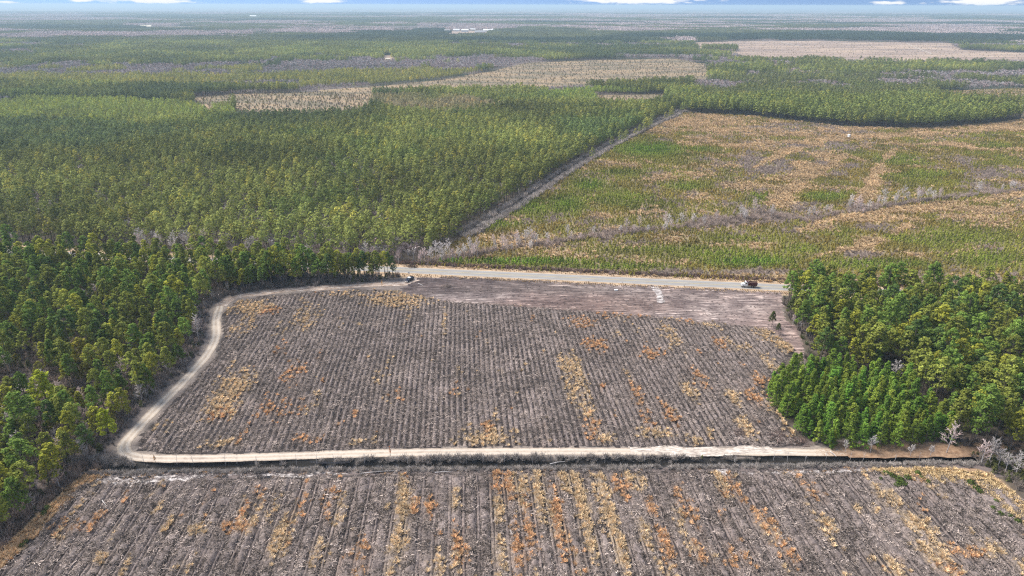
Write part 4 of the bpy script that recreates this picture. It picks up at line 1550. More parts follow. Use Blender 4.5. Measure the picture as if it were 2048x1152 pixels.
YOUNG_ZONES = [([(-60, 188), (250, 186), (450, 196), (470, 222), (300, 236), (-60, 240)], (0.175, 0.225, 0.045), .6),
               ([(-60, 128), (400, 126), (900, 128), (1000, 135), (860, 162), (640, 172), (-60, 160)], (0.185, 0.195, 0.045), .7),
               ([(1100, 170), (1300, 172), (1330, 185), (1300, 205), (1100, 195)], (0.15, 0.21, 0.04), .7),
               ([(1380, 195), (1700, 190), (2040, 205), (2030, 246), (1850, 258), (1690, 252), (1500, 232), (1370, 222)], (0.125, 0.160, 0.040), 1.12),
               ([(1100, 235), (1290, 235), (1230, 275), (1120, 275)], (0.10, 0.145, 0.042), .95),
               ([(1380, 68), (1000, 66), (900, 74), (1390, 82)], (0.14, 0.16, 0.055), .8),
               ([(-60, 235), (250, 245), (420, 262), (200, 290), (-60, 290)], (0.085, 0.12, 0.042), .95),
               ([(760, 185), (900, 185), (1000, 210), (900, 225), (740, 205)], (0.20, 0.185, 0.10), .8),
               ([(1400, 150), (2048, 130), (2048, 185), (1700, 190), (1400, 190)], (0.10, 0.12, 0.04), .85)]
YZ = [(atl([(q[0], q[1] + .09 * (q[1] - 10)) for q in z[0]]), np.array(z[1]), z[2]) for z in YOUNG_ZONES]


def forest_look(x, y):
    """tint, hardwood mask, height factor by stand"""
    n = len(x)
    a = fbm(x / 90, y / 90, 15, 3)
    b = fbm(x / 260, y / 420, 16, 3)
    t = np.tile(np.array((0.228, 0.248, 0.064)), (n, 1))
    t = t * (1 + (a - .5)[:, None] * 1.3)
    br = np.clip((fbm(x / 60, y / 45, 24, 4) - .55) * 7, 0, 1)[:, None]
    t = t * (1 - br) + t * np.array((.86, .98, .95)) * br * .82
    dk = np.clip((b - .55) * 8, 0, 1)[:, None]
    t = t * (1 - dk) + np.array((0.115, 0.145, 0.052)) * dk
    h = np.full(n, .95)
    for poly, c, hh in YZ:
        m = inpoly(*grow(x, y, 22, 70, 7), poly)
        al = np.clip(.75 + 1.8 * (fbm(x / 35, y / 35, 44, 3)[m] - .45), .15, 1)[:, None]
        t[m] = t[m] * (1 - al) + c * np.array((1.72, 1.58, 1.65)) * al
        h[m] = hh
    t *= (0.7 + 0.6 * RNG.random((n, 1)))
    yel = RNG.random(n) < .12
    t[yel] *= np.array((1.45, 1.25, 1.0))
    hw = fbm(x / 45, y / 70, 18, 4)
    # hardwoods grow commoner with distance and follow wet bands
    far = np.clip((y - 900) / 2500, 0, 1)
    band = fbm(x / 900, y / 160, 19, 3)
    hard = (hw + 1.1 * (band - .5) + far * .20 > .64)
    return t, hard, h


X, Y = wedge(322, 1100, 4.1)
c = is_clear(X, Y)
X, Y = X[~c], Y[~c]
t, hard, h = forest_look(X, Y)
hard &= ~((Y < 700) & (RNG.random(len(Y)) < .6))
# sparse thinned stand with grey trees, around (800,200)
m = ~hard
P = np.stack([X, Y, np.zeros(len(X))], -1)
sc = np.stack([h * 1.15, h * 1.15, h], -1) * (.68 + .48 * RNG.random((len(X), 1)) ** .8)
rot = RNG.random(len(X)) * 6.28
scatter('pine_forest', P[m], 'low_pine', RNG.integers(0, 8, m.sum()), sc[m], rot[m], t[m], 'continuous pine forest beyond the highway', 'forest')
tb = np.where(RNG.random((len(X), 1)) < .5, T_GREY, T_PINK) * (.7 + .5 * RNG.random((len(X), 1)))
scatter('hardwood_forest', P[hard], 'low_bare', RNG.integers(0, 4, hard.sum()), sc[hard] * .8, rot[hard], tb[hard], 'leafless grey hardwoods scattered through the pine forest', 'forest')
print('mid trees', len(X))
X, Y = wedge(1100, 2400, 6.5)
c = is_clear(X, Y)
X, Y = X[~c], Y[~c]
t, hard, h = forest_look(X, Y)
m = ~hard
P = np.stack([X, Y, np.zeros(len(X))], -1)
sc = np.stack([1.45 * h, 1.45 * h, h], -1) * (.75 + .4 * RNG.random((len(X), 1)))
rot = RNG.random(len(X)) * 6.28
scatter('pine_forest', P[m], 'low_pine', RNG.integers(0, 8, m.sum()), sc[m], rot[m], t[m], 'pine stands between the far clearings', 'forest')
tb = np.where(RNG.random((len(X), 1)) < .35, T_GREY, T_PINK) * (.75 + .5 * RNG.random((len(X), 1)))
scatter('hardwood_forest', P[hard], 'low_bare', RNG.integers(0, 4, hard.sum()), sc[hard], rot[hard], tb[hard], 'pinkish grey hardwood bands between the far pine stands', 'forest')
print('far trees', len(X))
X, Y = wedge(2400, 11000, 62, .78, 100, .5)
c = is_clear(X, Y)
X, Y = X[~c], Y[~c]
t, hard, h = forest_look(X, Y)
hw = fbm(X / 900, Y / 700, 28, 5, .62)
hard = hw > .525
dk = np.clip((fbm(X / 1100, Y / 700, 29, 5, .6) - .48) * 9, 0, 1)[:, None]
t = (np.array((0.17, 0.18, 0.065)) * (1 - dk) + np.array((0.06, 0.085, 0.045)) * dk) * (.8 + .4 * RNG.random((len(X), 1)))
t[hard] = (T_PINK * 1.1) * (.75 + .5 * RNG.random((hard.sum(), 1)))
gap = fbm(X / 600, Y / 400, 33, 4) > .72
keep = ~gap
pk = np.where(hard, 3 + RNG.integers(0, 2, len(X)), RNG.integers(0, 3, len(X)))
P = np.stack([X, Y, np.zeros(len(X))], -1)
scatter('distant_forest', P[keep], 'wood_patch', pk[keep], (np.ones(len(X)) * 1.05)[keep], (RNG.integers(0, 4, len(X)) * 1.5708)[keep], t[keep], 'hazy mosaic of far pine and hardwood forest reaching the horizon', 'forest')
print('patches', keep.sum())

# ------------------------------------------------------------------ regrowth clearing
X, Y = jgrid(*bbox(REGEN), 1.75)
m = inpoly(*grow(X, Y, 2, 8, 31), REGEN) & (np.abs(X) < .78 * Y + 30) & (dist_line(X, Y, ROAD) > 6.5) & (RNG.random(len(X)) < np.clip(1.3 - Y / 1100, .35, 1))
X, Y = X[m], Y[m]
g, tn, gr, px, py = regen_fields(X, Y)
gl = dist_line(X, Y, [tuple(p) for p in resample(GREYLINE, 12)])
gr += np.exp(-(gl / 3.2) ** 2) * 1.0
dg = dist_line(X, Y, DIAG)
gr += np.exp(-(dg / 5.0) ** 2) * .9
w = np.stack([g, tn, gr], -1) + RNG.gumbel(size=(len(X), 3)) * .15
kind = np.argmax(w, 1)
n = len(X)
P = np.stack([X, Y, np.zeros(n)], -1)
rot = RNG.random(n) * 6.28
k = kind == 0
olive = fbm(X / 30, Y / 30, 404, 3)[:, None]
gb = np.clip(blobf(px, py, GREENS), 0, 1)[:, None]
pv_ = .55 + .95 * fbm(X / 16, Y / 12, 411, 4)
gt = pv_[:, None] * (np.array((0.31, 0.275, 0.06)) * (1 - gb) + np.array((0.19, 0.29, 0.04)) * gb) * (.6 + .5 * fbm(X / 4, Y / 4, 410, 3) + .3 * RNG.random(n))[:, None]
gt = np.where((olive > .55) & (gb < .4), gt * np.array((1.1, .92, 1.1)), gt)
scatter('green_regrowth', P[k], 'bush', RNG.integers(0, 5, k.sum()), ((.55 + .5 * RNG.random(n)) * (1 + .35 * gb[:, 0]) * np.clip(.8 + Y / 1500, .9, 1.3))[k], rot[k], gt[k], 'low green regrowth of bushes and young pines in the clearing beyond the highway', 'regrowth')
k = kind == 1
tt = (.65 + .75 * fbm(X / 12, Y / 9, 412, 4))[:, None] * (np.array((0.49, 0.355, 0.205)) * (.7 + .6 * RNG.random((n, 1))))
sc_ = (1.1 + .9 * RNG.random(n)) * np.clip(.8 + Y / 1200, .9, 1.5)
scatter('tan_grass', P[k], 'grass_tuft', RNG.integers(0, 5, k.sum()), sc_[k], rot[k], tt[k], 'dry tan and rusty grass over the clearing beyond the highway', 'grass')
k = kind == 2
tt = np.array((0.36, 0.285, 0.24)) * (.65 + .7 * RNG.random((n, 1)))
nearl = (gl < 7)
tt[nearl] *= 1.15
scatter('grey_scrub', P[k], 'scrub', RNG.integers(0, 5, k.sum()), ((.5 + .5 * RNG.random(n)) * (1 + .5 * nearl))[k], rot[k], tt[k], 'leafless grey brown scrub over the clearing beyond the highway', 'scrub')
print('regrowth', n)

Pd = resample(DIAG, 1.0)
n = 1900
i = RNG.integers(0, len(Pd), n)
off = np.where(RNG.random(n) < .7, 2.6, -4.5) + RNG.normal(size=n) * .9
q = Pd[i] + np.stack([off, -off * .45], -1)
scatter('lane_scrub', np.stack([q[:, 0], q[:, 1], np.zeros(n)], -1), 'scrub', RNG.integers(0, 5, n), .9 + .9 * RNG.random(n), RNG.random(n) * 6.28, np.array((.50, .44, .40)) * (.6 + .7 * RNG.random((n, 1))), 'grey leafless scrub along the lane between forest and clearing', 'scrub')
# far clearings get sparse bushes
for kk, sp in (('c1', 6), ('c2', 9), ('c4', 22), ('c10', 8), ('c3', 7)):
    X, Y = jgrid(*bbox(CLEAR[kk]), sp, 2.2)
    m = inpoly(X, Y, CLEAR[kk])
    X, Y = X[m], Y[m]
    n = len(X)
    q = RNG.random((n, 1))
    t = np.where(q < .5, np.array((0.32, 0.24, 0.15)), np.where(q < .85, np.array((0.22, 0.20, 0.07)), np.array((.27, .22, .18)))) * (.7 + .6 * RNG.random((n, 1)))
    scatter('clearing_scrub', np.stack([X, Y, np.zeros(n)], -1), 'bush', RNG.integers(0, 5, n), .8 + .9 * RNG.random(n), RNG.random(n) * 6.28, t, 'scattered low scrub dotted over a far tan clearing', 'scrub')

# ------------------------------------------------------------------ near ground cover
# forest-floor scrub of the two woods
X, Y = jgrid(*bbox(WOOD), 2.3)
m = inpoly(X, Y, WOOD) & in_view(X, Y, 0, 60, 60) & (dist_line(X, Y, TR_PTS) > 4.2) & (dist_line(X, Y, ROAD) > 7) & (np.abs(X) < 320)
X, Y = X[m], Y[m]
n = len(X)
q = RNG.random(n) + (fbm(X / 10, Y / 10, 8, 3) - .5) * .8
P = np.stack([X, Y, np.zeros(n)], -1)
k = q < .62
t = np.array((0.34, 0.27, 0.235)) * (.6 + .8 * RNG.random((n, 1)))
scatter('understory_scrub', P[k], 'scrub', RNG.integers(0, 5, k.sum()), (.7 + .8 * RNG.random(n))[k], RNG.random(k.sum()) * 6.28, t[k], 'leafless brown grey brush under the pines of the left wood', 'scrub')
t = (np.array((0.12, 0.125, 0.045))) * (.6 + .8 * RNG.random((n, 1)))
scatter('understory_bushes', P[~k], 'bush', RNG.integers(0, 5, (~k).sum()), (.7 + .8 * RNG.random(n))[~k], RNG.random((~k).sum()) * 6.28, t[~k], 'low green bushes under the pines of the left wood', 'bushes')
X, Y = jgrid(*bbox(STAND), 2.6)
m = inpoly(X, Y, STAND) & in_view(X, Y, 0, 60, 60) & (dist_line(X, Y, ROAD) > 7)
X, Y = X[m], Y[m]
n = len(X)
P = np.stack([X, Y, np.zeros(n)], -1)
t = np.where(RNG.random((n, 1)) < .7, np.array((0.19, 0.155, 0.135)), np.array((.10, .12, .05))) * (.6 + .8 * RNG.random((n, 1)))
scatter('understory_scrub', P, 'scrub', RNG.integers(0, 5, n), .7 + .7 * RNG.random(n), RNG.random(n) * 6.28, t, 'brown brush under the pines of the right hand wood', 'scrub')

# edge scrub: along the track, the ditch banks, and the far right corner
EX, EY, ES, ET, EK = [], [], [], [], []


def edge_scrub(pts, off, spread, per_m, size, col):
    Pn = resample(pts, 1.0)
    T = np.gradient(Pn, axis=0); T /= np.linalg.norm(T, axis=1)[:, None]
    N = np.stack([T[:, 1], -T[:, 0]], -1)
    n = int(len(Pn) * per_m)
    i = RNG.integers(0, len(Pn), n)
    o = off + RNG.normal(size=n) * spread
    q = Pn[i] + N[i] * o[:, None] + RNG.normal(size=(n, 2)) * .3
    EX.append(q[:, 0]); EY.append(q[:, 1])
    ES.append(size * (.6 + .8 * RNG.random(n)))
    ET.append(np.array(col) * (.6 + .8 * RNG.random((n, 1))))


ditch_pts = [tuple(p) for p in DL if -166 < p[0] < 190]
for off, sz in ((-3.5, .75), (-2.8, .95), (-2.2, .8), (3.2, .6), (2.6, .6), (-3.1, .9)):
    edge_scrub(ditch_pts, off, .45, 2.6, sz * .85, (0.42, 0.375, 0.34))
tleft = TRACK[5:15]
edge_scrub(tleft, 7.5, 2.2, 2.2, .9, (0.27, 0.235, 0.22))
edge_scrub(tleft, 5.2, .7, 1.2, .5, (0.27, 0.235, 0.22))
edge_scrub(TRACK[2:7], 6.5, 1.8, 3.0, 1.1, (0.22, 0.19, 0.17))
# make sure nothing sits on the track
EXa, EYa, ESa, ETa = map(np.concatenate, (EX, EY, ES, ET))
dt = dist_line(EXa, EYa, TR_PTS)
fieldm = inpoly(EXa, EYa, UPPER) | inpoly(EXa, EYa, LOWER)
k = (dt > 2.45) & ~fieldm & (dist_line(EXa, EYa, TRACK_R) > 3.0)
zz, _ = ditch_depth(EXa[k], EYa[k])
scatter('edge_scrub', np.stack([EXa[k], EYa[k], zz], -1), 'scrub', RNG.integers(0, 5, k.sum()), ESa[k], RNG.random(k.sum()) * 6.28, ETa[k], 'grey leafless brush along the ditch banks and the outer edge of the sandy track', 'scrub')
X, Y = jgrid(*bbox(SW_SCRUB), 1.5)
m = inpoly(X, Y, SW_SCRUB) & ~inpoly(X, Y, MARG_L) & in_view(X, Y, 0, 40, 60)
X, Y = X[m], Y[m]; n = len(X)
scatter('wood_edge_scrub', np.stack([X, Y, np.zeros(n)], -1), 'scrub', RNG.integers(0, 5, n), .6 + .7 * RNG.random(n), RNG.random(n) * 6.28, np.array((.27, .21, .18)) * (.6 + .8 * RNG.random((n, 1))), 'brown brush between the left wood and the tan grass strip', 'scrub')
X, Y = jgrid(*bbox(SE_SCRUB), 1.5)
m = inpoly(X, Y, SE_SCRUB) & in_view(X, Y, 0, 40, 40)
X, Y = X[m], Y[m]; n = len(X)
q = RNG.random(n) + (fbm(X / 6, Y / 6, 8, 3) - .5)
k = q < .5
P = np.stack([X, Y, np.zeros(n)], -1)
scatter('corner_scrub', P[k], 'scrub', RNG.integers(0, 5, k.sum()), .6 + .7 * RNG.random(k.sum()), RNG.random(k.sum()) * 6.28, np.array((.24, .2, .17)) * (.6 + .8 * RNG.random((k.sum(), 1))), 'brown brush in the lower right corner past the ditch', 'scrub')
k = ~k
scatter('corner_bushes', P[k], 'bush', RNG.integers(0, 5, k.sum()), .6 + .7 * RNG.random(k.sum()), RNG.random(k.sum()) * 6.28, np.array((.11, .115, .04)) * (.6 + .8 * RNG.random((k.sum(), 1))), 'dull green bushes in the lower right corner past the ditch', 'bushes')

# field cover: slash everywhere on the beds, dry grass by patch
fx, fy = [], []
for poly in (UPPER, LOWER):
    X, Y = jgrid(*bbox(poly), .62, 1.0)
    m = inpoly(X, Y, poly) & in_view(X, Y, 0, 60, 80)
    fx.append(X[m]); fy.append(Y[m])
X = np.concatenate(fx); Y = np.concatenate(fy)
p_ = X * RP[0] + Y * RP[1]
t_ = X * RD[0] + Y * RD[1]
lowf = Y < 159
sd_ = np.where(lowf, 202, 101)
bend_ = np.where(lowf, vnoise(t_ / 30, t_ * 0 + 3, 207), vnoise(t_ / 30, t_ * 0 + 3, 106)) * 1.1 - .55
sp_ = np.where(lowf, 3.6, 1.8)
u = np.abs((((p_ - bend_) / sp_ + .5) % 1) - .5) * sp_         # distance from bed centre
u = np.where(lowf, u / 1.18, u / .70) * 1.28
minor_ = lowf & (u > 1.65)
s, r = grassness(X, Y)
q = RNG.random(len(X))
fb = .55 + .9 * fbm(X / 5.0, Y / 5.0, 89, 4)
fill_ = np.clip((fbm(X / 9, Y / 9, 123, 3) - .50) * 4, 0, 1)
onbed = u < 1.02 + .5 * fill_ + .3 * (fbm(X / 1.5, Y / 1.5, 88, 2) - .5)
hz = np.where(onbed, .46 * (1 - (u / 1.6) ** 2), 0.0)
ks_ = (q < np.clip(s * 1.3 - .1, 0, 1) * np.where(lowf, .85, .6) * np.where(onbed, 1, .25))
kr_ = ~ks_ & (RNG.random(len(X)) < np.clip(r * 1.3 - .1, 0, 1) * np.where(lowf, .75, .5) * np.where(onbed, 1, .25))
kd_ = ~ks_ & ~kr_ & (RNG.random(len(X)) < np.where(onbed, .66, np.where(minor_, .22, .01)))
P = np.stack([X, Y, hz], -1)


def sub(k, cname, nv, size, col, name, label, cat, var=.35, parent=None):
    n = k.sum()
    scatter(name, P[k], cname, RNG.integers(0, nv, n), size * (.7 + .6 * RNG.random(n)), RNG.random(n) * 6.28,
            np.array(col) * (1 - var + 2 * var * RNG.random((n, 1))), label, cat)


sub(ks_, 'grass_tuft', 5, .95, (0.62, 0.46, 0.28), 'straw_grass', 'straw coloured dry grass clumps along the planting beds', 'grass')
sub(kr_, 'grass_tuft', 5, .95, (0.60, 0.36, 0.19), 'rusty_grass', 'rust coloured dry grass clumps along the planting beds', 'grass')
n = kd_.sum()
rb = RNG.random((n, 1))
scatter('logging_slash', P[kd_], 'slash', RNG.integers(0, 6, n), np.where(lowf[kd_], .7, .55) + np.where(lowf[kd_], .9, .55) * RNG.random(n) ** 2, RNG.random(n) * 6.28, np.array((0.395, 0.325, 0.283)) * (.3 + 1.25 * rb ** 1.5) * fb[kd_][:, None],
        'grey sticks and root scraps strewn along the planting beds', 'slash')
print('field', ks_.sum(), kr_.sum(), kd_.sum())
# margins of tall straw, verge grass, graded debris
for poly, sp, prob, col, lab in ((MARG_L, .7, .8, (0.62, 0.43, 0.25), 'tan grass strip along the left edge of the lower field'), (MARG_R, .7, .85, (0.60, 0.45, 0.25), 'straw grass strip along the right edge of the lower field')):
    X, Y = jgrid(*bbox(poly), sp)
    m = inpoly(*grow(X, Y, 1.2, 4, 3), poly) & in_view(X, Y, 0, 40, 60) & (RNG.random(len(X)) < prob)
    X, Y = X[m], Y[m]; n = len(X)
    scatter('margin_grass', np.stack([X, Y, np.zeros(n)], -1), 'grass_tuft', RNG.integers(0, 5, n), .7 + .6 * RNG.random(n), RNG.random(n) * 6.28, np.array(col) * (.7 + .6 * RNG.random((n, 1))), lab, 'grass')
X, Y = jgrid(*bbox(GRADED), 1.6)
m = inpoly(X, Y, GRADED) & (RNG.random(len(X)) < .8 * fbm(X / 12, Y / 3, 71, 3))
X, Y = X[m], Y[m]; n = len(X)
P = np.stack([X, Y, np.full(n, .04)], -1)
scatter('strip_debris', P, 'slash', RNG.integers(0, 6, n), .5 + .5 * RNG.random(n), RNG.random(n) * 6.28, np.array((.24, .2, .19)) * (.4 + 1.1 * RNG.random((n, 1))), 'bits of root and stick on the bulldozed strip', 'slash')
# debris band between ditch and lower field
q_ = atl([(200, 940), (700, 933), (1400, 930), (1740, 930), (1750, 944), (1000, 945), (330, 960), (180, 968)])
X, Y = jgrid(*bbox(q_), .8)
m = inpoly(X, Y, q_) & (RNG.random(len(X)) < .55) & (dist_line(X, Y, [tuple(p) for p in DL[::4]]) > 3)
X, Y = X[m], Y[m]; n = len(X)
P = np.stack([X, Y, np.full(n, .03)], -1)
t = np.where(RNG.random((n, 1)) < .15, np.array((.45, .28, .15)), np.array((.26, .22, .21))) * (.5 + .9 * RNG.random((n, 1)))
scatter('bank_debris', P, 'slash', RNG.integers(0, 6, n), .6 + .6 * RNG.random(n), RNG.random(n) * 6.28, t, 'grey sticks and roots on the bank below the ditch', 'slash')
# roadside grass
Pr = resample(ROAD, 1.0)
Pr = Pr[(Pr[:, 0] > -60) & (Pr[:, 0] < 260)]
n = 2600
i = RNG.integers(0, len(Pr), n)
off = np.where(RNG.random(n) < .5, 1, -1) * (4.8 + 3.6 * RNG.random(n))
P = np.stack([Pr[i, 0], Pr[i, 1] + off, np.full(n, .02)], -1)
scatter('verge_grass', P, 'grass_tuft', RNG.integers(0, 5, n), .35 + .35 * RNG.random(n), RNG.random(n) * 6.28, np.array((.46, .33, .2)) * (.6 + .7 * RNG.random((n, 1))), 'short tan grass on both verges of the highway', 'grass')
n = 1500
i = RNG.integers(0, len(Pr), n)
P = np.stack([Pr[i, 0], Pr[i, 1] + 9.3 + RNG.normal(size=n) * .8, np.zeros(n)], -1)
scatter('roadside_scrub', P, 'scrub', RNG.integers(0, 5, n), .4 + .5 * RNG.random(n), RNG.random(n) * 6.28, np.array((.25, .17, .14)) * (.6 + .7 * RNG.random((n, 1))), 'reddish brown brush along the far side of the highway', 'scrub')

# ------------------------------------------------------------------ countable small things
M_WHITE = plain('white_paint', (0.78, 0.78, 0.77), .35)
M_MAROON = plain('maroon_steel', (0.085, 0.022, 0.022), .5)
M_NAVY = plain('dark_navy_paint', (0.02, 0.025, 0.05), .25)
M_GLASS = MT('dark_window_glass'); M_GLASS.color((0.02, 0.03, 0.04)); M_GLASS.b.inputs['Roughness'].default_value = .08
M_GLASS.b.inputs['Specular IOR Level'].default_value = .6
M_GLASS = M_GLASS.m
M_RUB = plain('tyre_rubber', (0.02, 0.02, 0.02), .8)
M_CHROME = plain('bright_metal', (0.6, 0.6, 0.6), .25, .8)
M_FRAME = plain('black_chassis', (0.03, 0.03, 0.03), .6)
M_HEAD = plain('headlamp_lens', (0.7, 0.7, 0.65), .1)
M_RED = plain('red_lamp_lens', (0.45, 0.02, 0.02), .2)


def wheel(x, y, r, w, parent, dual=False):
    y0, y1 = (y - w, y) if y > 0 else (y, y + w)
    t = MB().tube([(x, y0, r), (x, y0 + .03, r), (x, y1 - .03, r), (x, y1, r)], [r * .93, r, r, r * .93], 20).build('wheel', M_RUB, parent)
    yo = y1 + .01 if y > 0 else y0 - .01
    yi = yo - .1 if y > 0 else yo + .1
    MB().tube([(x, yi, r), (x, yo, r)], [r * .55, r * .45], 14).build('rim', M_CHROME, t)
    return t


# --- dump truck, nose towards -x (left)
tx, ty = at(1497, 574)
road_dir = math.atan2(ROAD[5][1] - ROAD[4][1], ROAD[5][0] - ROAD[4][0])
TK = empty('dump_truck', (tx, ty + 0.0, 0.08), road_dir, 0.92)
tag(TK, 'white dump truck with maroon tipping body driving left on the highway', 'truck')
# frame rails x from -3.7 (nose) to 3.8
MB().box(-3.5, 3.7, -.42, -.30, .75, 1.0).box(-3.5, 3.7, .30, .42, .75, 1.0).box(-3.2, 3.4, -.3, .3, .8, .92).build('chassis', M_FRAME, TK)
MB().prism([(-3.75, .75), (-2.2, .75), (-2.2, 1.95), (-2.6, 1.9), (-3.55, 1.72), (-3.78, 1.55)], -.85, .85).build('hood', M_WHITE, TK, .06)
MB().prism([(-2.2, .8), (-.75, .8), (-.75, 2.75), (-.95, 2.85), (-1.75, 2.85), (-2.2, 1.98)], -1.1, 1.1).build('cab', M_WHITE, TK, .06)
MB().prism([(-2.215, 2.02), (-1.80, 2.74), (-1.77, 2.72), (-2.16, 2.0)], -.95, .95).build('windshield', M_GLASS, TK)
for s in (-1, 1):
    y0, y1 = (1.1, 1.115) if s > 0 else (-1.115, -1.1)
    MB().prism([(-2.05, 1.95), (-1.05, 1.95), (-1.05, 2.6), (-1.7, 2.6)], y0, y1).build('side_window', M_GLASS, TK)
    MB().tube([(-2.0, s * 1.12, 2.5), (-2.15, s * 1.35, 2.5), (-2.15, s * 1.35, 2.1)], .03, 5).box(-2.2, -2.12, min(s * 1.28, s * 1.42), max(s * 1.28, s * 1.42), 1.95, 2.45).build('mirror', M_CHROME, TK)
    MB().tube([(-.6, s * .95, 1.0), (-.6, s * .95, 3.1), (-.5, s * .95, 3.3)], .07, 8).build('exhaust_stack', M_CHROME, TK)
    MB().tube([(-1.9, s * .95, .72), (-.6, s * .95, .72)], .26, 12).build('fuel_tank', M_CHROME, TK)
    MB().box(-3.82, -3.74, min(s * .5, s * .8), max(s * .5, s * .8), 1.0, 1.22).build('headlight', M_HEAD, TK)
    MB().prism([(-3.6, .7), (-3.45, 1.12), (-3.0, 1.28), (-2.5, 1.12), (-2.35, .7), (-2.5, .7), (-2.62, 1.0), (-3.0, 1.15), (-3.35, 1.0), (-3.45, .7)], min(s * .82, s * 1.18), max(s * .82, s * 1.18)).build('fender', M_WHITE, TK)
    MB().box(3.72, 3.8, min(s * .6, s * .9), max(s * .6, s * .9), .95, 1.1).build('tail_light', M_RED, TK)
MB().box(-3.95, -3.75, -1.15, 1.15, .5, .85).build('front_bumper', M_CHROME, TK, .04)
MB().box(-3.81, -3.76, -.42, .42, .9, 1.5).build('grille', M_CHROME, TK)
# tipping body: open box with sloping tail, ribs, rim, cab shield and tarp roll
db = MB()
db.prism([(-.45, 1.05), (3.75, 1.05), (3.95, 2.55), (-.45, 2.55)], -1.2, -1.12)
db.prism([(-.45, 1.05), (3.75, 1.05), (3.95, 2.55), (-.45, 2.55)], 1.12, 1.2)
db.box(-.45, 3.75, -1.12, 1.12, 1.05, 1.13)
db.box(-.45, -.35, -1.12, 1.12, 1.13, 2.85)
BODY = db.build('dump_body', M_MAROON, TK)
for s in (-1, 1):
    for k in range(7):
        x = -.2 + k * .64
        MB().box(x, x + .09, min(s * 1.2, s * 1.27), max(s * 1.2, s * 1.27), 1.06, 2.5).build('side_rib', M_MAROON, BODY)
    MB().box(-.5, 4.0, min(s * 1.1, s * 1.28), max(s * 1.1, s * 1.28), 2.552, 2.65).build('top_rail', M_MAROON, BODY)
MB().prism([(3.72, 1.1), (3.78, 1.1), (3.98, 2.5), (3.92, 2.5)], -1.11, 1.11).build('tailgate', M_MAROON, BODY)
MB().prism([(-1.5, 2.98), (-.36, 2.852), (-.36, 2.91), (-1.5, 3.04)], -1.1, 1.1).build('cab_shield', M_MAROON, BODY)
MB().tube([(-.2, -1.1, 2.76), (-.2, 1.1, 2.76)], .1, 8).build('tarp_roll', M_FRAME, BODY)
ld = MB()
for i in range(9):
    for j in range(5):
        pass
mld = plain('hauled_dirt', (0.07, 0.04, 0.03), .95, 0, .5)
gx = np.linspace(-.33, 3.7, 14); gy = np.linspace(-1.1, 1.1, 8)
GXl, GYl = np.meshgrid(gx, gy)
Zl = 2.15 + .42 * np.cos((GXl - 1.7) / 2.3) * np.cos(GYl / 1.1 * 1.3) + .1 * RNG.random(GXl.shape)
il = np.arange(GXl.size).reshape(GXl.shape)
obj('dirt_load', mesh_np('dirt_load', np.stack([GXl, GYl, Zl], -1).reshape(-1, 3), np.stack([il[:-1, :-1], il[:-1, 1:], il[1:, 1:], il[1:, :-1]], -1).reshape(-1, 4), [mld], smooth=True), TK)
for s in (-1, 1):
    wheel(-3.0, s * 1.12, .5, .3, TK)
    wheel(1.75, s * 1.16, .5, .55, TK)
    wheel(2.85, s * 1.16, .5, .55, TK)

# --- pickup truck parked at the end of the track, nose towards the camera and a little left
ux, uy = at(819, 561.5)
PK = empty('pickup_truck', (ux, uy, 0.05), math.radians(-118), .95)
tag(PK, 'dark blue pickup truck with pale roof parked where the sandy track meets the highway', 'pickup truck')
# local +x is forward
MB().prism([(-2.75, .5), (2.7, .5), (2.78, .75), (2.7, 1.05), (1.25, 1.15), (-2.75, 1.15)], -.98, .98).build('body', M_NAVY, PK, .07)
MB().prism([(-.75, 1.15), (1.25, 1.15), (.6, 1.78), (-.6, 1.8)], -.86, .86).build('cabin', M_GLASS, PK, .05)
MB().prism([(-.66, 1.80), (.66, 1.785), (.56, 1.86), (-.56, 1.87)], -.82, .82).build('roof', M_WHITE, PK, .03)
MB().box(-2.65, -.85, -.86, .86, 1.151, 1.17).build('bed_floor', M_FRAME, PK)
for s in (-1, 1):
    MB().box(-2.75, -.8, min(s * .87, s * .98), max(s * .87, s * .98), 1.152, 1.42).build('bed_side', M_NAVY, PK)
    MB().box(2.72, 2.8, min(s * .62, s * .92), max(s * .62, s * .92), .72, .92).build('headlight', M_HEAD, PK)
    MB().box(-2.79, -2.74, min(s * .8, s * .97), max(s * .8, s * .97), .8, 1.2).build('tail_light', M_RED, PK)
    MB().tube([(.85, s * .9, 1.2), (.9, s * 1.12, 1.25)], .03, 5).box(.82, .98, min(s * 1.05, s * 1.2), max(s * 1.05, s * 1.2), 1.18, 1.38).build('mirror', M_NAVY, PK)
    MB().prism([(-.3, .75), (.9, .75), (.9, 1.12), (-.3, 1.12)], min(s * .982, s * 1.0), max(s * .982, s * 1.0)).build('door', M_NAVY, PK)
    wheel(1.75, s * .98, .4, .26, PK)
    wheel(-1.75, s * .98, .4, .26, PK)
MB().box(-2.8, -2.7, -.86, .86, 1.152, 1.4).build('tailgate', M_NAVY, PK)
MB().box(2.74, 2.9, -.95, .95, .42, .62).build('front_bumper', M_CHROME, PK, .03)
MB().prism([(1.3, 1.152), (2.6, 1.06), (2.6, 1.08), (1.3, 1.175)], -.8, .8).build('hood', M_NAVY, PK)
MB().box(2.77, 2.81, -.55, .55, .7, .95).build('grille', M_CHROME, PK)

# --- small sign by the road and white markers
M_POST = plain('weathered_wood', (0.30, 0.24, 0.18), .9)


def sign(px, py, w, h, z, label, name='small_sign', mat=M_WHITE):
    x, y = at(px, py)
    e = empty(name, (x, y, 0), 0)
    tag(e, label, 'sign')
    MB().box(-w / 2, w / 2, -.02, .02, z - h, z).build('panel', mat, e)
    for s in (-1, 1):
        MB().box(s * w * .42 - .04, s * w * .42 + .04, .021, .09, -.1, z + .05).build('post', M_POST, e)
    return e


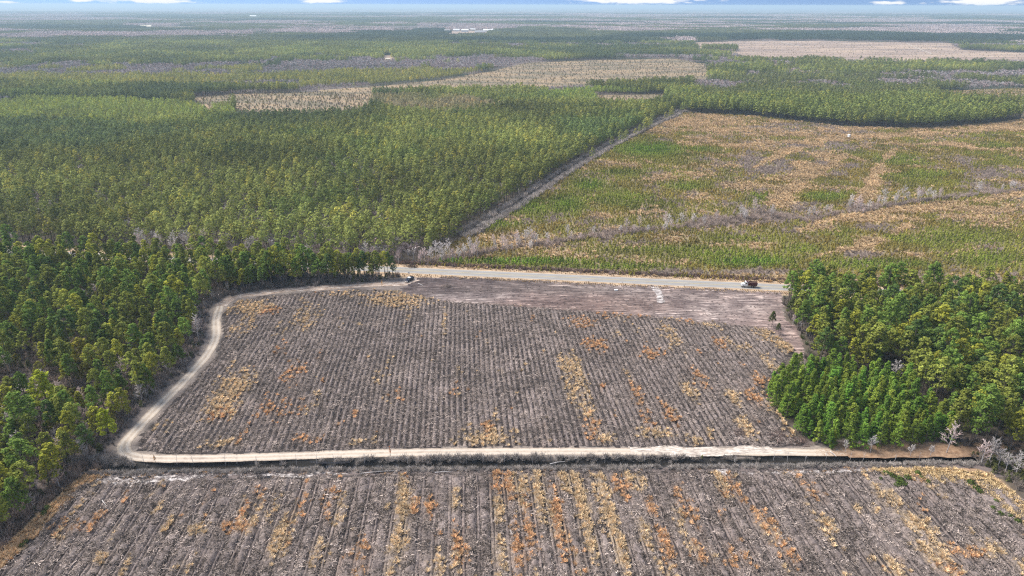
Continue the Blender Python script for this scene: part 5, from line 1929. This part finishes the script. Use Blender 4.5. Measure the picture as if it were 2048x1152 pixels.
sign(818, 551, .75, 1.1, 2.0, 'white upright sign standing by the highway just behind the parked pickup')
for (px, py, lab) in [(882, 551, 'low white stake marker on the near verge right of the pickup'), (1245, 567, 'small white marker on the near verge above the white board'),
                      (1368, 573, 'small white marker on the near verge between the entrance and the dump truck'), (1450, 578, 'small white marker on the verge left of and below the dump truck')]:
    x, y = at(px, py)
    e = empty('verge_marker', (x, y, 0), .2)
    tag(e, lab, 'marker', 'white markers on the near verge')
    MB().box(-.05, .05, -.05, .05, -.05, .95).build('stake', M_POST, e)
    MB().box(-.22, .22, -.07, -.051, .45, .9).build('panel', M_WHITE, e)
x, y = at(1232, 581)
e = empty('board_stack', (x, y, .06), .15)
tag(e, 'white flat boxy pallet lying alone on the bulldozed strip', 'pallet')
MB().box(-.75, .75, -.5, .5, .12, .38).build('deck', M_WHITE, e)
for k in (-1, 0, 1):
    MB().box(-.75, .75, k * .42 - .06, k * .42 + .06, 0, .119).build('skid', M_POST, e)

# --- slim yellow sapling by the track, orange sapling and dark snags on the ditch bank


def sapling(px, py, h, tint, label, cat='tree', leafy=True, group=None, name='sapling', lean=0.1, thick=.05, z=0.0):
    x, y = at(px, py)
    rng = np.random.default_rng(int(px * 7 + py))
    e = empty(name, (x, y, z), rng.random() * 6)
    tag(e, label, cat, group)
    parts = [cone_tube([(0, 0, -.3), (lean * .5, 0, h * .5), (lean * h * .3, .05, h)], [thick, thick * .8, .015], 5)]
    for k in range(7):
        t = .35 + .6 * rng.random(); th = rng.random() * 6.28; L = (1.05 - t) * h * .35
        parts.append(cone_tube([(lean * t * t * h * .3, 0, h * t), (math.cos(th) * L, math.sin(th) * L, h * t + L * .9)], [thick * .4, .012], 3))
    w = merge([(v, f, 1.0, 0) for v, f in parts])
    mt = MAT_PALE if not leafy else MAT_BARK
    obj('trunk', mesh_np('trunk', w[0], w[1], [mt], None, {'shade': shade3(w[2])}), e)
    if leafy:
        n = 50
        t = .25 + .75 * rng.random(n); th = rng.random(n) * 6.28; r = .35 * (1.2 - t)
        C = np.stack([lean * t * h * .3 + r * np.cos(th), r * np.sin(th), h * t], -1)
        V, F = leaf_quads(rng, C, rng.normal(size=(n, 3)) + np.array([0, 0, .5]), .2)
        c = obj('leaves', mesh_np('leaves', V, F, [MAT_DRY], None, {'shade': shade3(np.repeat(.7 + .6 * rng.random(n), 4))}), e)
        c['tint'] = [float(v) for v in tint]
    return e


sapling(763, 573, 3.2, (0.75, 0.42, 0.06), 'slim golden yellow sapling leaning beside the sandy track left of the pickup', lean=-.5)
sapling(781, 912, 3.4, (0.42, 0.16, 0.06), 'thin sapling with rust brown leaves on the ditch bank below the sandy track', lean=.1, thick=.07)
sapling(311, 924, 2.4, (0.40, 0.2, 0.06), 'short sapling with orange brown leaves by the corner of the sandy track')
sapling(1403, 920, 1.8, (0.16, 0.17, 0.04), 'small dark green and gold shrub on the ditch bank above the sand spur', thick=.04)
for k, (px, h) in enumerate([(258, 3.0), (293, 3.6), (352, 3.2), (384, 2.6), (452, 3.4), (470, 3.6), (520, 3.0), (590, 3.2), (636, 4.6), (671, 4.2), (729, 3.6), (795, 2.6), (815, 3.0), (842, 2.4), (930, 2.4), (965, 2.2), (1012, 2.4), (1065, 2.2), (1110, 2.0),
                             (1210, 2.4), (1290, 2.2), (1370, 2.2), (1465, 2.4), (1545, 2.8), (1575, 3.0), (1610, 2.8), (1655, 3.2), (1700, 2.8), (1730, 3.2), (1790, 2.6), (1840, 2.8)]):
    py = 929 - (px - 500) * .006
    where = 'left part' if px < 600 else ('middle part' if px < 1150 else 'right part')
    sz = 'tall' if h > 3.3 else ('short' if h < 2.5 else 'thin')
    sapling(px + RNG.normal() * 3, py + RNG.normal() * 2 - 3, h, None, '%s leafless grey sapling on the %s of the ditch bank' % (sz, where), leafy=False, group='leafless saplings on the ditch bank', name='bare_sapling',
            lean=RNG.normal() * .3, thick=.045 + .02 * RNG.random(), z=-.3)
for (px, py, s, lab) in [(1543, 655, .5, 'small thin pine standing alone at the right corner of the bulldozed strip'), (1556, 668, .4, 'low bushy pine beside the thin pine at the wood corner'), (1580, 640, .85, 'slim edge pine leaning over the bulldozed strip')]:
    x, y = at(px, py)
    add_tree('pine_tree', x, y, 1.0, s, PINE_CROWN[6], PINE_TRUNK[6], (0.10, 0.12, 0.035), lab, 'tree', 'pines of the near woods')


def brush_pile(px, py, w, h, tint, label, n=110, seed=1):
    x, y = at(px, py)
    rng = np.random.default_rng(seed)
    e = empty('brush_pile', (x, y, 0))
    tag(e, label, 'brush pile')
    for nm, nn, th_, tn, L0 in (('branches', n, .035, 1.0, 1.1), ('logs', 6, .12, 1.2, 1.6)):
        parts = []
        for k in range(nn):
            c = rng.normal(size=3) * np.array([w * .28, w * .2, 0]); rr = math.hypot(c[0] / (w * .6), c[1] / (w * .5))
            c[2] = max(.1, h * (1 - rr) * rng.random())
            d = rng.normal(size=3) * np.array([1, 1, .7]); d /= np.linalg.norm(d)
            L = L0 * (.5 + rng.random())
            a, b = c - d * L * .5, c + d * L * .5
            a[2] = max(a[2], .03); b[2] = max(b[2], .03)
            v, f = cone_tube([tuple(a), tuple(b)], [th_, th_ * .5], 4)
            parts.append((v, f, .5 + .9 * rng.random(), 0))
        w_ = merge(parts)
        c_ = obj(nm, mesh_np(nm, w_[0], w_[1], [MAT_TWIG], None, {'shade': shade3(w_[2])}), e)
        c_['tint'] = [float(v * tn) for v in tint]


brush_pile(893, 574, 5.0, 1.9, (0.22, 0.17, 0.14), 'heap of tangled uprooted branches on the dark bulldozed strip right of the pickup', seed=2)
brush_pile(825, 534, 4.5, 2.6, (0.10, 0.07, 0.06), 'dark brown uprooted brush heap across the highway from the pickup', n=260, seed=3)
brush_pile(1480, 868, 7.0, 1.3, (0.15, 0.10, 0.09), 'left dark reddish heap of brush above the track at the field corner', n=200, seed=4)
brush_pile(1555, 872, 9.0, 1.4, (0.17, 0.115, 0.10), 'middle and largest reddish heap of brush above the track at the field corner', n=260, seed=5)
brush_pile(1600, 884, 6.0, 1.1, (0.19, 0.125, 0.105), 'right reddish heap of brush beside the dense young pines', n=160, seed=6)
brush_pile(1625, 832, 3.0, 1.5, (0.24, 0.19, 0.15), 'pale broken limbs at the foot of the dense young pines', n=60, seed=7)
for (px0, py0, px1, py1, lab) in [(720, 949, 800, 943, 'long pale log left on the bank strip below the ditch'), (870, 947, 905, 946, 'short pale log right of the long one on the bank strip'),
                                  (1100, 930, 1130, 925, 'forked white limb on the edge of the ditch'), (205, 1003, 218, 1024, 'bleached stick lying across beds near the left grass strip'),
                                  (836, 568, 846, 573, 'pale log beside the track end right of the pickup'), (1020, 1062, 1028, 1080, 'bleached branch standing up from the middle of the lower field'),
                                  (1660, 905, 1672, 915, 'pale fallen limb near the right end of the ditch')]:
    a = at(px0, py0); b = at(px1, py1)
    o = MB().tube([(a[0], a[1], .35), ((a[0] + b[0]) / 2, (a[1] + b[1]) / 2 + .2, .42), (b[0], b[1], .35)], [.13, .11, .05], 6).build('fallen_log', MAT_PALE)
    tag(o, lab, 'log')

# green shrubs at the top right of the lower field, and a few others: individuals


def shrub(px, py, s, tint, label, group='green shrubs at the edges of the lower field'):
    x, y = at(px, py)
    rng = np.random.default_rng(int(px + py * 3))
    e = empty('green_shrub', (x, y, 0), rng.random() * 6, s)
    tag(e, label, 'shrub', group)
    a = bpy.data.objects.new('foliage', SH_L[int(px) % 3]); COL.objects.link(a); a.parent = e
    a['tint'] = [float(v) for v in tint]
    b = bpy.data.objects.new('stems', SH_S); COL.objects.link(b); b.parent = e


SH_L = []
for i in range(3):
    rng = np.random.default_rng(1800 + i)
    n = 130
    D = rng.normal(size=(n, 3)); D[:, 2] = np.abs(D[:, 2]); D /= np.linalg.norm(D, axis=1)[:, None]
    C = D * np.array([1.1, 1.1, 1.0]) * (.55 + .5 * rng.random((n, 1))) + np.array([0, 0, .25])
    V, F = leaf_quads(rng, C, D + rng.normal(size=(n, 3)) * .4, .3)
    SH_L.append(mesh_np('foliage', V, F, [MAT_LEAF], None, {'shade': shade3(np.repeat(.65 + .7 * rng.random(n), 4))}))
w_ = merge([cone_tube([(0, 0, -.1), (math.cos(a) * .5, math.sin(a) * .5, .9)], [.05, .02], 4) + (1.0, 0) for a in np.arange(0, 6.2, 1.05)])
SH_S = mk('stems', w_, MAT_BARK)
for k, (px, py, s) in enumerate([(1772, 948, .9), (1785, 955, 1.1), (1798, 962, 1.2), (1806, 970, 1.1), (1815, 958, 1.0), (1795, 972, 1.0), (1835, 948, .9), (1842, 958, .8), (1942, 968, 1.1), (1953, 978, 1.0), (1960, 985, .9), (1990, 1005, .8),
                                 (2000, 1030, .9), (2020, 1035, .8), (1985, 1018, .8), (95, 1018, .9), (88, 1028, .8), (52, 1085, .6), (44, 1092, .6), (1760, 960, .7), (1855, 965, .7), (2035, 1045, .9)]):
    where = 'in straw grass at lower field top right' if 1750 < px < 1870 else ('along the right hand grass strip' if px > 1900 else 'in the orange grass strip')
    shrub(px, py, s, G_GREEN * .9 * (.8 + .4 * RNG.random()), '%s green shrub %s' % ('large' if s > .95 else 'small', where))

# --- white raised blind in the regrowth
x, y = at(1697, 278)
e = empty('hunting_blind', (x, y, 0), .5)
tag(e, 'white boxy lookout on legs standing far out in the regrowth clearing', 'lookout')
for sx_ in (-1, 1):
    for sy_ in (-1, 1):
        MB().tube([(sx_ * 1.0, sy_ * 1.0, -.1), (sx_ * .75, sy_ * .75, 2.2)], .08, 5).build('leg', M_POST, e)
MB().box(-1, 1, -1, 1, 2.2, 4.0).build('cabin', M_WHITE, e)
MB().prism([(-1.2, 4.002), (1.2, 4.002), (1.15, 4.12), (0, 4.6), (-1.15, 4.12)], -1.2, 1.2).build('roof', M_WHITE, e)
MB().box(-.5, .5, -1.03, -1.002, 3.1, 3.6).build('window', M_FRAME, e)

# --- far houses
M_ROOF = plain('grey_roof', (0.30, 0.30, 0.31), .7)
M_ROOFW = plain('white_metal_roof', (0.75, 0.75, 0.74), .4)
M_WALL = plain('cream_siding', (0.62, 0.56, 0.45), .8)


def house(px, py, w, d, h, wall, roof, label, rz=0.0, z0=0):
    x, y = at(px, py)
    e = empty('house', (x, y, 0), rz)
    tag(e, label, 'house', 'far houses near the horizon')
    MB().box(-w / 2, w / 2, -d / 2, d / 2, -.2, h).build('wall', wall, e)
    o = .6
    MB().prism([(-d / 2 - o, h + .003), (d / 2 + o, h + .003), (0, h + d * .3)], -w / 2 - o, w / 2 + o).build('roof', roof, e).rotation_euler = (0, 0, math.pi / 2)
    n = max(2, int(w / 5))
    for k in range(n):
        xx = -w / 2 + (k + .5) * w / n
        MB().box(xx - .6, xx + .6, -d / 2 - .05, -d / 2 - .003, h * .4, h * .75).build('window', M_GLASS, e)


for (px, py, w, h, wl, rf, lab) in [(776, 121, 11, 3.5, M_WALL, M_WALL, 'cream building among grey trees left of the tan clearing'), (913, 63, 30, 8, M_WHITE, M_ROOFW, 'leftmost white building of the far farm cluster'),
                                    (930, 64, 34, 9, M_WHITE, M_ROOFW, 'second white building of the far farm cluster'), (946, 62, 26, 8, M_WALL, M_ROOFW, 'cream building in the middle of the far farm cluster'), (960, 67, 46, 7, M_WALL, M_ROOF, 'low long tan building in front of the far farm cluster'),
                                    (975, 63.5, 40, 7, M_WHITE, M_ROOFW, 'long white shed of the far farm cluster'), (992, 63.5, 40, 8, M_WHITE, M_ROOFW, 'last white shed on the right of the far farm cluster'), (1014, 63, 26, 7, M_WHITE, M_ROOFW, 'white shed just right of the far farm cluster'), (1060, 62.5, 30, 7, M_WHITE, M_ROOFW, 'white shed standing alone right of the far farm'),
                                    (1082, 62.5, 26, 8, M_WHITE, M_ROOFW, 'white barn at the right end of the far row'), (894, 64, 26, 7, M_WHITE, M_ROOFW, 'white house left of the far farm cluster'), (507, 36, 60, 16, M_WHITE, M_ROOFW, 'bright white building near the horizon left of centre'),
                                    (1240, 52.5, 36, 10, M_WHITE, M_ROOFW, 'white roofed building at right of centre near the horizon'), (1257, 52.5, 36, 9, M_WHITE, M_ROOFW, 'second white building beside it near the horizon'), (444, 113, 12, 7, M_WALL, M_WALL, 'small tan house roof in the left far forest'),
                                    (1563, 79.5, 26, 8, M_WALL, M_ROOFW, 'pale farmhouse at the edge of the pink far clearing'), (1577, 79.5, 18, 7, M_WHITE, M_ROOFW, 'small white shed beside the farmhouse by the pink clearing'), (293, 56, 60, 8, M_WALL, M_WALL, 'long cream building in a pale far field at left')]:
    house(px, py, w, w * .45, h, wl, rf, lab)

# ------------------------------------------------------------------ labels: like-looking neighbours are told apart by their order
ORD = 'leftmost,second,third,fourth,fifth,sixth,seventh,eighth,ninth,tenth,eleventh,twelfth,thirteenth,fourteenth,fifteenth,sixteenth,seventeenth,eighteenth,nineteenth,twentieth,twenty-first,twenty-second,twenty-third,twenty-fourth,twenty-fifth,twenty-sixth,twenty-seventh,twenty-eighth'.split(',')
by = {}
for o in LABELLED:
    by.setdefault(o['label'], []).append(o)
for lab, os_ in by.items():
    if len(os_) < 2:
        continue
    os_ = [(float(topx(o.location.x, o.location.y, 6.0)[0]), o) for o in os_]
    os_.sort(key=lambda t: t[0])
    for i, (_, o) in enumerate(os_):
        if i < len(ORD):
            o['label'] = lab + (', ' + ORD[i] + ' such' if i == 0 else ', ' + ORD[i] + ' from left')

# ------------------------------------------------------------------ haze
mh = bpy.data.materials.new('pale_air')
mh.use_nodes = True
ht = mh.node_tree
for n in list(ht.nodes):
    ht.nodes.remove(n)
ho = ht.nodes.new('ShaderNodeOutputMaterial')
pv = ht.nodes.new('ShaderNodeVolumePrincipled')
pv.inputs['Color'].default_value = (0.64, 0.85, 1.0, 1)
pv.inputs['Density'].default_value = 1.05e-4
pv.inputs['Anisotropy'].default_value = 0.1
ht.links.new(pv.outputs[0], ho.inputs['Volume'])
hz_ = MB().box(-R - 500, R + 500, -R - 500, R + 500, -2.8, 126.0).build('haze', mh)
tag(hz_, 'pale blue air thickening towards the horizon', 'haze', None, 'stuff')
